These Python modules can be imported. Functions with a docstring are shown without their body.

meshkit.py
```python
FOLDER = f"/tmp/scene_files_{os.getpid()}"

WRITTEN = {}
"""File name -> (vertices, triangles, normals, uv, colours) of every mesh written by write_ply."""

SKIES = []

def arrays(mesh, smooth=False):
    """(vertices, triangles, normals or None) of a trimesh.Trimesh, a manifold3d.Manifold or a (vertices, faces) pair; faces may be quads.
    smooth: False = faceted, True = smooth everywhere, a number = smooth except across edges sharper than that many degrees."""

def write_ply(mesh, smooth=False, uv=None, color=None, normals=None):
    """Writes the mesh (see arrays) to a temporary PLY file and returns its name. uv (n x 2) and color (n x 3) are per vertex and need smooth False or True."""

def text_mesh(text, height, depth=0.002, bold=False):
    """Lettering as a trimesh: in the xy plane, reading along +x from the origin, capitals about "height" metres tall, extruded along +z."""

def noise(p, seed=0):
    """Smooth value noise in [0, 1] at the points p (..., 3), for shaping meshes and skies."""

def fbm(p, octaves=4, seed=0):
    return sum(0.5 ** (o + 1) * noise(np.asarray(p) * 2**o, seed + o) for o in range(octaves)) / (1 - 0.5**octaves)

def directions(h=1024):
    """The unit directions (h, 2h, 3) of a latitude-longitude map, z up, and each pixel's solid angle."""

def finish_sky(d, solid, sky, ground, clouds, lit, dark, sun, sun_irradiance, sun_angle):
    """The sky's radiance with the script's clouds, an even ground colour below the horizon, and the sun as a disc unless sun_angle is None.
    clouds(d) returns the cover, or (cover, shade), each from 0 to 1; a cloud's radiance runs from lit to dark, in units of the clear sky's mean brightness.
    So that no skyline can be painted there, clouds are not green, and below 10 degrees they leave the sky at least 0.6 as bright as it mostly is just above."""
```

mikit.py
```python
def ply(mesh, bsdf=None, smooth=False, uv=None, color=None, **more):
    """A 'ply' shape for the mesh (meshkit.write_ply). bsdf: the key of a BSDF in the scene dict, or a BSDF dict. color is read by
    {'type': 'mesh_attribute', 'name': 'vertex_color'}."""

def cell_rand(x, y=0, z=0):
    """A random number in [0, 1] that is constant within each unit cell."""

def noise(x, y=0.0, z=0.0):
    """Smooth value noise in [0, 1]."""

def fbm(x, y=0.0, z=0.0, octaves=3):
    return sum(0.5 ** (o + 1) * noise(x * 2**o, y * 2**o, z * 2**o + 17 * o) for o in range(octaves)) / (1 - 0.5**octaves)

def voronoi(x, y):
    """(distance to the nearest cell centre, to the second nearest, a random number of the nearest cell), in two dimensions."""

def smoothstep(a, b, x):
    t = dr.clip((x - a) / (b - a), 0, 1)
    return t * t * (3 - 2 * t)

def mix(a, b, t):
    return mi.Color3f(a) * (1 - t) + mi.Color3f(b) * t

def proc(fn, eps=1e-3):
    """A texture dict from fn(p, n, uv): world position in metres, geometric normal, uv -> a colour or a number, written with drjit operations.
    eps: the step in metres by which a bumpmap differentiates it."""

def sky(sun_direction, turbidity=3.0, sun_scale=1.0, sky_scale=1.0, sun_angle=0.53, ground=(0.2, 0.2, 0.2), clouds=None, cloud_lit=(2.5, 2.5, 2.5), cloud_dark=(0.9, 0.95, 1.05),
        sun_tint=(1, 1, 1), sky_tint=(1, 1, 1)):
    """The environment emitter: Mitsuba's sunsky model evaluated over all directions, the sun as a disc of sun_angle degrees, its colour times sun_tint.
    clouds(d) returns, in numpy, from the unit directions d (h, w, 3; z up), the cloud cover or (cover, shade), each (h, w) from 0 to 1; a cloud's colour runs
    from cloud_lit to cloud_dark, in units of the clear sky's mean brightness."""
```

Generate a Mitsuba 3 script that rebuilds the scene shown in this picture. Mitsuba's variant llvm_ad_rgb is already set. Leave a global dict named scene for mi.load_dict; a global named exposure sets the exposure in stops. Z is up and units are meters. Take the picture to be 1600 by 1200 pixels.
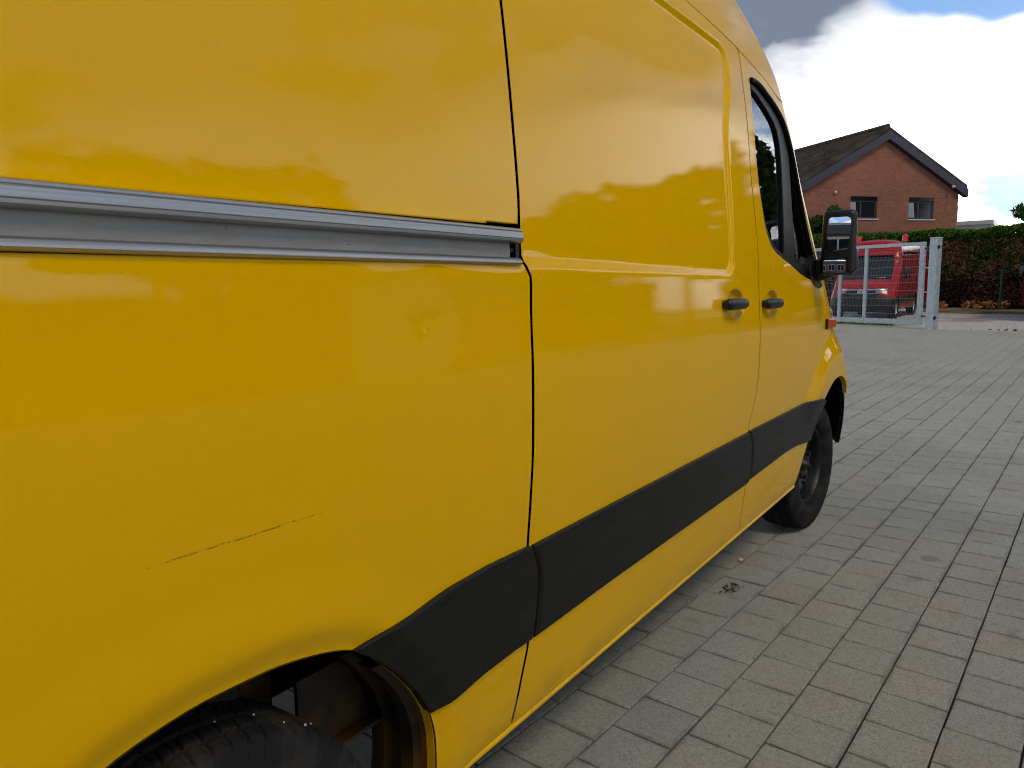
import math, random
import numpy as np, trimesh, shapely, mitsuba as mi, drjit as dr
import manifold3d as m3
from shapely.geometry import Polygon, Point, LineString, box as sbox
from scipy.interpolate import PchipInterpolator as Pchip
from scipy.spatial import Delaunay
import mikit, meshkit
from mikit import proc, noise, fbm, cell_rand, smoothstep, mix, voronoi

# ---------------------------------------------------------------- camera, sky, exposure
T = mi.ScalarTransform4f
scene, labels = {}, {}
CAM_H = 1.3562
scene['camera'] = {'type': 'perspective', 'fov': 70.12, 'fov_axis': 'x', 'near_clip': 0.02, 'far_clip': 3000.0,
    'to_world': T().look_at(origin=[0, 0, CAM_H], target=[0.8036, 0.57962, CAM_H - 0.13515], up=[0.12015, 0.06442, 0.99066])}
exposure = 2.42


def clouds(d):
    az, el = np.degrees(np.arctan2(d[..., 1], d[..., 0])), np.degrees(np.arcsin(np.clip(d[..., 2], -1, 1)))
    r = 1 / (d[..., 2] + 0.22)
    P = np.stack([d[..., 0] * r, d[..., 1] * r, d[..., 0] * 0 + 1.5], -1)
    n = meshkit.fbm(P * 1.5 + [3.1, 7.7, 0], 7, 5) + 0.30 * (meshkit.fbm(P * 7.0 + [1.3, 0.2, 5.0], 5, 21) - 0.5)
    m = meshkit.fbm(P * 0.8 + [9.2, 2.4, 3.0], 6, 11)
    # cloud masses of that hour: a dark one high over the van's bonnet, a bright bank below it, blue gaps beside them
    def mass(a0, e0, sa, se): return np.exp(-((az - a0) / sa) ** 2 - ((el - e0) / se) ** 2)
    gap = 1.5 * mass(4.5, 18.6, 5.0, 2.5) + 0.75 * mass(-0.5, 8.5, 3.4, 3.6)
    bank = 0.30 * mass(6, 11, 14, 5.5) + 0.20 * mass(-22, 14.5, 9, 3.6)
    grey = np.clip((mass(15.0, 21.2, 5.6, 3.5) - 0.5) * 1.6 + (n - 0.5) * 2.6 + 0.5, 0, 1) * mass(15, 21, 9, 6)
    cover = np.clip((n - 0.42 + bank - 0.42 * gap + 0.35 * grey) * 8.0 + 0.55, 0, 1)
    shade = np.clip((m - 0.40) * 5.0 + 0.42, 0, 1) * np.clip((el - 13) / 8, 0, 1) * (1 - np.clip(bank * 3, 0, 1)) + np.clip(1.5 * grey - (n - 0.5) * 1.8 * np.clip(grey * 2, 0, 1), 0, 1)
    soft = 0.35 * np.clip((m - 0.45) * 4, 0, 1) * (1 - np.clip(bank * 4, 0, 1)) + 0.80 * np.clip((n - 0.44) * 4.5, 0, 1) * np.clip(mass(14.5, 15, 4, 3.2) + 0.7 * mass(2, 12, 4, 3), 0, 1)
    # a ragged dark deck over the whole sky above the bright bank
    deck = np.clip((el - 20.5 + 46 * (n - 0.5)) / 4, 0, 1)
    cover = np.maximum(np.maximum(cover, 0.9 * deck), 0.45 * mass(-0.5, 8.5, 6, 4))
    return cover, np.clip(shade + soft + 0.72 * deck, 0, 1)


scene['sky'] = mikit.sky((-0.35, -0.62, 0.9), turbidity=3, sun_scale=0.16, sun_angle=16, clouds=clouds,
    cloud_lit=(3.8, 3.8, 3.8), cloud_dark=(0.40, 0.49, 0.66))

# ---------------------------------------------------------------- materials


def C(r, g, b): return mi.Color3f(r, g, b)
def two(b): return {'type': 'twosided', 'bsdf': b}
def rgb(r, g, b): return {'type': 'rgb', 'value': [r, g, b]}
def diffuse(t): return two({'type': 'diffuse', 'reflectance': t})
def plastic(t, alpha=0.1): return two({'type': 'roughplastic', 'diffuse_reflectance': t, 'alpha': alpha, 'nonlinear': True})
def princ(t, rough=0.5, metal=0.0, **k): return two({'type': 'principled', 'base_color': t, 'roughness': rough, 'metallic': metal, **k})


PHI = math.radians(3.6)          # the van stands 3.6 degrees askew to the joints of the paving
cP, sP = math.cos(PHI), math.sin(PHI)
PAV_LAT, PAV_LON, PAV = 1.306, 1.806, 0.2   # one long joint, one cross joint (in paving axes), block size


def yellow_fn(p, n, uv):
    base = C(0.88, 0.60, 0.001) * (0.97 + 0.05 * fbm(p.x * 1.3, p.y * 1.3, p.z * 1.3))
    # a fine scratch through the lacquer, broken into dashes
    u = p.x
    line = 1.0095 - 0.006 * (u - 0.44) + 0.0016 * (noise(u * 60.0, 3.0) - 0.5)
    dash = smoothstep(0.48, 0.58, noise(u * 330.0, 1.0) * 0.6 + noise(u * 90.0, 8.0) * 0.4) * smoothstep(0.432, 0.45, u) * (1 - smoothstep(0.66, 0.76, u))
    s = (1 - smoothstep(0.0004, 0.0009, dr.abs(p.z - line))) * dash * dr.select(p.y < 1.2, 1.0, 0.0)
    # road dust along the sill
    dust = (1 - smoothstep(0.3, 0.46, p.z)) * smoothstep(0.4, 0.75, fbm(p.x * 9.0, p.y * 9.0, p.z * 16.0)) * 0.22
    base = mix(base, C(0.30, 0.20, 0.08), dust)
    halo = (1 - smoothstep(0.0006, 0.0022, dr.abs(p.z - line - 0.0006))) * smoothstep(0.44, 0.5, u) * (1 - smoothstep(0.6, 0.74, u)) * dr.select(p.y < 1.2, 1.0, 0.0)
    base = mix(base, C(0.60, 0.42, 0.05), halo * 0.35)
    return mix(base, C(0.10, 0.05, 0.01), s * 0.75)


def red_fn(p, n, uv):
    return C(0.50, 0.018, 0.022) * (0.92 + 0.16 * fbm(p.x * 2.0, p.y * 2.0, p.z * 2.0))


def black_fn(p, n, uv):
    return mix(C(0.010, 0.011, 0.012) * (0.8 + 0.5 * fbm(p.x * 6.0, p.y * 6.0, p.z * 12.0)), C(0.06, 0.057, 0.05), smoothstep(0.5, 0.85, fbm(p.x * 7.0, p.y * 7.0, p.z * 20.0, 4)) * 0.14 + smoothstep(0.86, 0.93, noise(p.x * 160.0, p.y * 160.0, p.z * 160.0)) * 0.4)


def strip_bump(p, n, uv): return 0.00022 * (noise(p.x * 900.0, p.y * 900.0, p.z * 900.0) + noise(p.x * 420.0, p.y * 420.0, p.z * 420.0))


def tyre_fn(p, n, uv):
    d = fbm(p.x * 18.0, p.y * 18.0, p.z * 18.0)
    return mix(C(0.009, 0.009, 0.010), C(0.024, 0.023, 0.021), smoothstep(0.4, 0.8, d))


def alu_rough(p, n, uv): return 0.26 + 0.16 * fbm(p.x * 3.0, p.z * 420.0, 2.0) + 0.1 * fbm(p.x * 14.0, p.z * 60.0)
def alu_fn(p, n, uv): return C(0.47, 0.47, 0.46) * (0.72 + 0.38 * fbm(p.x * 3.0, p.z * 700.0, 1.0)) * (0.8 + 0.4 * noise(p.x * 1.7, 5.0))


def channel_fn(p, n, uv):
    g = fbm(p.x * 22.0, p.z * 60.0, p.y * 20.0)
    speck = smoothstep(0.95, 0.975, noise(p.x * 240.0, p.z * 240.0))
    return mix(C(0.45, 0.455, 0.45) * (0.88 + 0.2 * g), C(0.06, 0.055, 0.05), speck * 0.8)


def pav_axes(p):
    u, v = p.x * cP + p.y * -sP, p.x * sP + p.y * cP      # set below: world -> paving axes
    return u, v


def stone_fn(p, n, uv):
    u, v = p.x * cP - p.y * sP, p.x * sP + p.y * cP
    row = dr.floor((v - PAV_LAT) / PAV)
    odd = row - 2 * dr.floor(row / 2)
    col = dr.floor((u - PAV_LON + 0.1 * odd) / PAV)
    r = cell_rand(row, col, 3)
    r2 = cell_rand(row, col, 7)
    base = C(0.262, 0.268, 0.238) * (0.95 + 0.09 * r)
    base = mix(base, C(0.28, 0.235, 0.185), smoothstep(0.52, 0.78, fbm(u * 4.5, v * 4.5, 2.0)) * (0.08 + 0.5 * r2 * r2))
    grain = noise(u * 170.0, v * 170.0) * 0.45 + noise(u * 380.0, v * 380.0) * 0.55
    base = base * (0.62 + 0.76 * grain)
    pale = smoothstep(0.955, 0.985, noise(u * 260.0, v * 260.0, 5.0))
    base = mix(base, C(0.55, 0.53, 0.48), pale * 0.7)
    dark = smoothstep(0.93, 0.97, noise(u * 150.0, v * 150.0, 9.0))
    base = mix(base, C(0.06, 0.055, 0.045), dark * 0.6)
    stain = smoothstep(0.50, 0.72, fbm(u * 1.1, v * 1.1, 6.0, 4))
    spot = smoothstep(0.74, 0.86, fbm(u * 5.0, v * 5.0, 16.0, 4))
    e = dr.minimum(0.5 - dr.abs((v - PAV_LAT) / PAV - row - 0.5), 0.5 - dr.abs((u - PAV_LON + 0.1 * odd) / PAV - col - 0.5))
    rim = (1 - smoothstep(0.02, 0.10, e)) * smoothstep(0.35, 0.7, fbm(u * 12.0, v * 12.0, 3.0))
    return base * (1 - 0.11 * stain) * (1 - 0.30 * spot) * (1 - 0.28 * rim)


def far_paving_fn(p, n, uv):
    u, v = p.x * cP - p.y * sP, p.x * sP + p.y * cP
    a = (v - PAV_LAT) / PAV
    row = dr.floor(a)
    odd = row - 2 * dr.floor(row / 2)
    b = (u - PAV_LON + 0.1 * odd) / PAV
    ja = 1 - smoothstep(0.012, 0.022, dr.abs(a - dr.floor(a + 0.5)))
    jb = 1 - smoothstep(0.010, 0.020, dr.abs(b - dr.floor(b + 0.5)))
    j = dr.maximum(ja, jb)
    return mix(stone_fn(p, n, uv), mix(C(0.022, 0.017, 0.016), mix(C(0.03, 0.04, 0.012), C(0.12, 0.105, 0.08), smoothstep(0.4, 0.6, noise(u * 9.0, v * 9.0))), smoothstep(0.58, 0.75, fbm(u * 2.2, v * 2.2, 4.0, 4)) * 0.8), j)


def joint_fn(p, n, uv): return C(0.030, 0.022, 0.020) * (0.5 + noise(p.x * 300.0, p.y * 300.0))


def gravel_fn(p, n, uv):
    f1, f2, r = voronoi(p.x * 14.0, p.y * 14.0)
    k = fbm(p.x * 0.6, p.y * 0.6)
    g = mix(C(0.40, 0.385, 0.36), C(0.55, 0.54, 0.52), r) * (0.7 + 0.5 * smoothstep(0.0, 0.4, f2 - f1))
    return mix(g, C(0.20, 0.165, 0.12), smoothstep(0.5, 0.75, k) * 0.6)


def soil_fn(p, n, uv):
    k = fbm(p.x * 0.9, p.y * 0.9, 3.0)
    g = mix(C(0.16, 0.115, 0.08), C(0.24, 0.19, 0.14), fbm(p.x * 9.0, p.y * 9.0))
    return mix(g, C(0.085, 0.11, 0.03), smoothstep(0.5, 0.68, k))


def brick_fn(p, n, uv):
    # brick courses seen from 45 m: u along the wall, z up
    u = dr.select(dr.abs(n.z) > 0.7, p.x, p.x * -0.788 + p.y * 0.616)
    u = dr.select(dr.abs(n.x * 0.616 + n.y * 0.788) > 0.5, u, p.x * 0.616 + p.y * 0.788)
    row = dr.floor(p.z / 0.077)
    odd = row - 2 * dr.floor(row / 2)
    c = u / 0.25 + 0.5 * odd
    fz = p.z / 0.077 - row
    fu = c - dr.floor(c)
    j = dr.maximum(1 - smoothstep(0.06, 0.14, dr.minimum(fz, 1 - fz)), 1 - smoothstep(0.02, 0.05, dr.minimum(fu, 1 - fu)))
    r = cell_rand(row, dr.floor(c), 2)
    b = mix(C(0.225, 0.098, 0.066), C(0.285, 0.132, 0.094), r)
    b = b * (0.85 + 0.3 * fbm(p.x * 0.7, p.y * 0.7, p.z * 0.7))
    return mix(b, C(0.25, 0.17, 0.13), j * 0.3)


def roof_fn(p, n, uv):
    r = cell_rand(dr.floor((p.x * 0.616 + p.y * 0.788) / 0.3), dr.floor(p.z / 0.17), 1)
    g = mix(C(0.045, 0.037, 0.03), C(0.085, 0.072, 0.06), r)
    return mix(g, C(0.13, 0.13, 0.085), smoothstep(0.62, 0.8, fbm(p.x * 2.3, p.y * 2.3, p.z * 2.3)) * 0.6)


def galv_fn(p, n, uv):
    f1, f2, r = voronoi((p.x + p.y) * 30.0, p.z * 30.0)
    return C(0.36, 0.42, 0.46) * (0.8 + 0.3 * r) * (0.9 + 0.2 * fbm(p.x * 3.0, p.y * 3.0, p.z * 3.0))


def bark_fn(p, n, uv): return mix(C(0.05, 0.035, 0.025), C(0.12, 0.095, 0.07), fbm(p.x * 14.0, p.y * 14.0, p.z * 4.0))


def liner_fn(p, n, uv):
    # wheel housing: thin yellow overspray under road dirt
    return mix(C(0.15, 0.08, 0.009), C(0.022, 0.016, 0.009), smoothstep(0.3, 0.7, fbm(p.x * 8.0, p.y * 8.0, p.z * 8.0)))


M = {
    'yellow_paint': two({'type': 'roughplastic', 'diffuse_reflectance': proc(yellow_fn), 'alpha': 0.004, 'nonlinear': True, 'int_ior': 1.30}),
    'red_paint': two({'type': 'roughplastic', 'diffuse_reflectance': proc(red_fn), 'alpha': 0.04, 'nonlinear': True, 'int_ior': 1.4}),
    'white_paint': plastic(rgb(0.7, 0.7, 0.68), 0.06),
    'strip_plastic': two({'type': 'bumpmap', 'arbitrary': proc(strip_bump, 3e-4), 'scale': 1.0, 'bsdf': {'type': 'roughplastic', 'diffuse_reflectance': proc(black_fn), 'int_ior': 1.42, 'alpha': 0.30, 'nonlinear': True}}),
    'black_plastic': plastic(proc(black_fn), 0.22),
    'frame_black': two({'type': 'roughplastic', 'diffuse_reflectance': rgb(0.006, 0.006, 0.007), 'alpha': 0.2, 'int_ior': 1.28}),
    'gloss_black': plastic(rgb(0.012, 0.013, 0.015), 0.06),
    'rubber': plastic(rgb(0.012, 0.012, 0.013), 0.35),
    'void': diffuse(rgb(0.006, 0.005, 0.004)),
    'tyre': princ(proc(tyre_fn), 0.85, specular=0.25),
    'rim_black': plastic(rgb(0.03, 0.03, 0.032), 0.25),
    'alu': princ(proc(alu_fn), 0.36, 0.9),
    'channel': plastic(proc(channel_fn), 0.3),
    'paving_stone': princ(proc(stone_fn), 0.75, 0.0, specular=0.35),
    'far_paving': princ(proc(far_paving_fn), 0.75, 0.0, specular=0.35),
    'joint_sand': diffuse(proc(joint_fn)),
    'gravel': diffuse(proc(gravel_fn)), 'soil': diffuse(proc(soil_fn)),
    'brick': diffuse(proc(brick_fn)), 'roof_tile': diffuse(proc(roof_fn)),
    'slate': princ(rgb(0.03, 0.034, 0.06), 0.6), 'galv': princ(proc(galv_fn), 0.5, 0.35),
    'bark': diffuse(proc(bark_fn)), 'liner': plastic(proc(liner_fn), 0.35),
    'leaf': two({'type': 'diffuse', 'reflectance': {'type': 'mesh_attribute', 'name': 'vertex_color'}}),
    'glass': {'type': 'thindielectric', 'int_ior': 1.5, 'specular_transmittance': rgb(0.50, 0.55, 0.54)},
    'dark_pane': two({'type': 'roughplastic', 'diffuse_reflectance': rgb(0.012, 0.014, 0.018), 'alpha': 0.03}),
    'mirror_glass': two({'type': 'conductor', 'material': 'Al', 'specular_reflectance': rgb(0.62, 0.64, 0.66)}),
    'chrome': princ(rgb(0.75, 0.75, 0.76), 0.15, 1.0),
    'silver_paint': princ(rgb(0.55, 0.56, 0.58), 0.3, 0.6),
    'lamp_glass': plastic(rgb(0.36, 0.38, 0.4), 0.05),
    'orange_lens': plastic(rgb(0.72, 0.13, 0.006), 0.08),
    'orange_beacon': plastic(rgb(0.75, 0.06, 0.01), 0.1),
    'seat_cloth': diffuse(rgb(0.03, 0.03, 0.033)),
    'bright_white': plastic(rgb(0.78, 0.78, 0.76), 0.2),
    'pale_render': diffuse(rgb(0.55, 0.55, 0.54)), 'grey_fascia': diffuse(rgb(0.10, 0.12, 0.14)),
    'dark_galv': princ(rgb(0.15, 0.17, 0.185), 0.5, 0.3),
    'shaded_yellow': plastic(rgb(0.34, 0.16, 0.008), 0.3), 'green_metal': plastic(rgb(0.02, 0.07, 0.05), 0.25), 'cream': diffuse(rgb(0.6, 0.5, 0.3)),  # the darker yellow is body paint with wheel-arch shade put into its colour
    'blind': diffuse(rgb(0.30, 0.32, 0.36)), 'pebble': diffuse(rgb(0.5, 0.47, 0.42)), 'debris': diffuse(rgb(0.03, 0.022, 0.018)),
}
for k_, v_ in M.items():
    scene['mat_' + k_] = v_

# ---------------------------------------------------------------- helpers


def num(key):
    if key not in scene and key not in labels and not any(k.startswith(key + '__') for k in scene):
        return key
    i = 1
    while f'{key}_{i:03d}' in scene or f'{key}_{i:03d}' in labels or any(k.startswith(f'{key}_{i:03d}__') for k in scene):
        i += 1
    return f'{key}_{i:03d}'


_used = {}


def sub(parent, name):
    """the next free key for a part of parent"""
    k = f'{parent}__{name}'
    i = _used.get(k, -1) + 1
    _used[k] = i
    return k if i == 0 else f'{k}_{i:03d}'


def put(key, mesh, mat, smooth=False, color=None, tw=None):
    d = mikit.ply(mesh, 'mat_' + mat, smooth, color=color)
    if tw is not None: d['to_world'] = tw
    scene[key] = d
    return key


def part(parent, name, mesh, mat, smooth=False, color=None, tw=None, label=None, kind=None):
    k = put(sub(parent, name), mesh, mat, smooth, color, tw)
    if label or kind:
        labels[k] = {}
        if label: labels[k]['label'] = label
        if kind: labels[k]['kind'] = kind
    return k


def tag(key, label, category=None, group=None, kind=None):
    d = {'label': label}
    if category: d['category'] = category
    if group: d['group'] = group
    if kind: d['kind'] = kind
    labels[key] = d


def put_n(key, v, f, n, mat, color=None):
    path = meshkit.write_ply((v, f), True, None, color, normals=n)
    scene[key] = {'type': 'ply', 'filename': path, 'face_normals': False, 'bsdf': {'type': 'ref', 'id': 'mat_' + mat}}
    return key


def cat(*ms): return trimesh.util.concatenate([m for m in ms])


def box(x0, x1, y0, y1, z0, z1):
    return trimesh.creation.box(bounds=[[x0, y0, z0], [x1, y1, z1]])


def rbox(x0, x1, y0, y1, z0, z1, r, seg=8):
    """box with rounded edges"""
    s = m3.Manifold.sphere(r, seg)
    pts = [s.translate([x, y, z]) for x in (x0 + r, x1 - r) for y in (y0 + r, y1 - r) for z in (z0 + r, z1 - r)]
    return man(m3.Manifold.batch_hull(pts))


def man(m):
    q = m.to_mesh()
    return trimesh.Trimesh(q.vert_properties[:, :3], q.tri_verts, process=False)


def chull(spheres, seg=12):
    return m3.Manifold.batch_hull([m3.Manifold.sphere(r, seg).translate(list(c)) for c, r in spheres])


def tube(pts, rad, sides=8, caps=True):
    p = np.asarray(pts, float)
    t = np.gradient(p, axis=0)
    t /= np.linalg.norm(t, axis=1, keepdims=True) + 1e-12
    ref = np.array([0, 0, 1.0]) if abs(t[:, 2]).mean() < 0.8 else np.array([1.0, 0, 0])
    a = np.cross(t, ref)
    a /= np.linalg.norm(a, axis=1, keepdims=True) + 1e-12
    b = np.cross(t, a)
    ang = np.arange(sides) * 2 * np.pi / sides
    r = np.broadcast_to(rad, (len(p),))[:, None, None]
    v = p[:, None] + r * (np.cos(ang)[None, :, None] * a[:, None] + np.sin(ang)[None, :, None] * b[:, None])
    v = v.reshape(-1, 3)
    f = []
    for i in range(len(p) - 1):
        for j in range(sides):
            k = (j + 1) % sides
            q = [i * sides + j, i * sides + k, (i + 1) * sides + k, (i + 1) * sides + j]
            f += [[q[0], q[2], q[1]], [q[0], q[3], q[2]]]
    if caps:
        n = len(v)
        v = np.vstack([v, p[0], p[-1]])
        e = (len(p) - 1) * sides
        for j in range(sides):
            k = (j + 1) % sides
            f += [[n, j, k], [n + 1, e + k, e + j]]
    return trimesh.Trimesh(v, np.array(f), process=False)


def grid(P, closed=False):
    P = np.asarray(P, float)
    R, Cn = P.shape[:2]
    i, j = np.meshgrid(np.arange(R - 1), np.arange(Cn - 1 + closed), indexing='ij')
    j2 = (j + 1) % Cn
    a, b, c, d = i * Cn + j, i * Cn + j2, (i + 1) * Cn + j2, (i + 1) * Cn + j
    f = np.concatenate([np.stack([a, b, c], -1).reshape(-1, 3), np.stack([a, c, d], -1).reshape(-1, 3)])
    return trimesh.Trimesh(P.reshape(-1, 3), f, process=False)


def rot_z(deg): return T().rotate([0, 0, 1], deg)


def extrude(poly, h):
    return trimesh.creation.extrude_polygon(poly, h, engine='earcut')


# ---------------------------------------------------------------- the yellow van's outer skin
# van axes: x forward, y to its left (the photographed side is its right side, at y = 0.9), z up
VC = 1.9                                             # its centre plane
D = Pchip([.25, .31, .38, .45, .54, .65, .765, .88, 1.0, 1.10, 1.17, 1.21, 1.25, 1.30, 1.35, 1.4, 1.5, 1.56, 1.75, 1.95, 2.1, 2.2, 2.3, 2.4, 2.5, 2.58, 2.64, 2.675, 2.69, 2.70],
          [.965, .945, .93, .922, .913, .908, .902, .8955, .892, .892, .8932, .8950, .8975, .9000, .9018, .9035, .908, .912, .928, .946, .967, .984, 1.01, 1.045, 1.09, 1.16, 1.28, 1.45, 1.65, 1.9])
X0 = Pchip([.25, .45, .6, .7, .88, 1.0, 1.13, 1.31, 1.48, 1.64, 1.86, 2.0, 2.06, 2.18, 2.28, 2.37, 2.5, 2.62, 2.7], [4.62, 4.64, 4.62, 4.56, 4.32, 4.16, 4.02, 3.96, 3.78, 3.66, 3.52, 3.46, 3.42, 3.36, 3.28, 3.18, 3.0, 2.75, 2.2])
XF = Pchip([.25, .5, .8, 1.0, 1.15, 1.25, 1.35, 1.6, 1.9, 2.15, 2.3, 2.5, 2.62, 2.7], [4.96, 5.05, 5.03, 4.95, 4.8, 4.6, 4.42, 4.12, 3.84, 3.64, 3.56, 3.42, 3.25, 2.8])
NP = 2.5


def sstep(a, b, x):
    t = np.clip((x - a) / (b - a), 0, 1)
    return t * t * (3 - 2 * t)


def skin(x, z):
    t = np.clip((x - X0(z)) / (XF(z) - X0(z)), 0, .999)
    return D(z) + (VC - D(z)) * (1 - (1 - t ** NP) ** (1 / NP))


ARCH_R = [(.10, .31), (.105, .40), (.13, .50), (.175, .60), (.25, .69), (.33, .748), (.42, .778), (.52, .789), (.61, .787), (.69, .775), (.778, .748), (.835, .706), (.888, .652), (.934, .597), (.974, .530), (.998, .45), (1.008, .31)]
ARCH_F = [(3.70, .31), (3.765, .42), (3.838, .53), (3.93, .64), (4.04, .732), (4.13, .785), (4.24, .814), (4.33, .818), (4.42, .804), (4.51, .772), (4.59, .72), (4.655, .64), (4.685, .53), (4.69, .31)]


def smooth_line(pts, n=60):
    p = np.asarray(pts, float)
    s = np.r_[0, np.cumsum(np.linalg.norm(np.diff(p, axis=0), axis=1))]
    u = np.linspace(0, s[-1], n)
    return np.stack([Pchip(s, p[:, 0])(u), Pchip(s, p[:, 1])(u)], -1)


arch_r, arch_f = smooth_line(ARCH_R), smooth_line(ARCH_F)
poly_ar, poly_af = Polygon(list(arch_r) + [(1.008, .1), (.10, .1)]), Polygon(list(arch_f) + [(4.69, .1), (3.70, .1)])


def pdist(poly, x, z): return shapely.distance(poly, shapely.points(np.ravel(x), np.ravel(z))).reshape(np.shape(x))


def body(x, z):
    """y of the painted skin with its pressings"""
    x, z = np.asarray(x, float), np.asarray(z, float)
    y = skin(x, z)
    # recessed upper field of the sliding door and rear side wall
    a = x - (2.652 + .08 * sstep(1.85, 2.12, z))
    b = np.maximum(z - (2.215 - .018 * np.clip(x - 2.1, 0, 2)), (1.388 - .018 * np.clip(x - 1.3, -.3, 2)) - z)
    r = .075
    d = np.minimum(np.maximum(a + r, b + r), 0) + np.hypot(np.maximum(a + r, 0), np.maximum(b + r, 0)) - r
    y = y + .013 * (1 - sstep(-.034, 0.0, d))
    # bowls behind the door handles
    for hx, hz in ((2.655, 1.268), (3.10, 1.256)):
        q = np.hypot((x - hx) / .095, (z - hz) / .058)
        y = y + .024 * (1 - sstep(.74, 1.0, q))
    # a dent with its buckled rim
    q = np.hypot((x - .975) / .022, (z - 1.287) / .018)
    y = y + .0015 * np.exp(-q ** 2)
    y = y - .0006 * np.exp(-((x - .955) / .012) ** 2 - ((z - 1.273) / .012) ** 2)
    y = y + .0011 * np.exp(-((x - 1.02) / .018) ** 2 - ((z - 1.297) / .012) ** 2)
    y = y + .0014 * np.exp(-((x - 1.0) / .09) ** 2 - ((z - 1.285) / .06) ** 2)
    # sheet metal is never quite flat
    P = np.stack([x * 3.0, z * 3.6, x * 0 + 2.0], -1)
    y = y + .0010 * (meshkit.noise(P, 4) - .5)
    # flared wheel arches
    near = (x > -.3) & (x < 1.5) & (z < 1.1)
    if near.any():
        dr_ = np.full(np.shape(x), 9.0)
        dr_[near] = pdist(poly_ar, x[near], z[near])
        y = y - .006 * (1 - sstep(.05, .16, dr_)) + .011 * (1 - sstep(0, .058, dr_)) ** 1.3
    near = (x > 3.5) & (z < 1.3)
    if near.any():
        df = np.full(np.shape(x), 9.0)
        df[near] = pdist(poly_af, x[near], z[near])
        y = y - .026 * (1 - sstep(.10, .27, df)) * sstep(.55, .8, z) 
    return y


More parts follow.
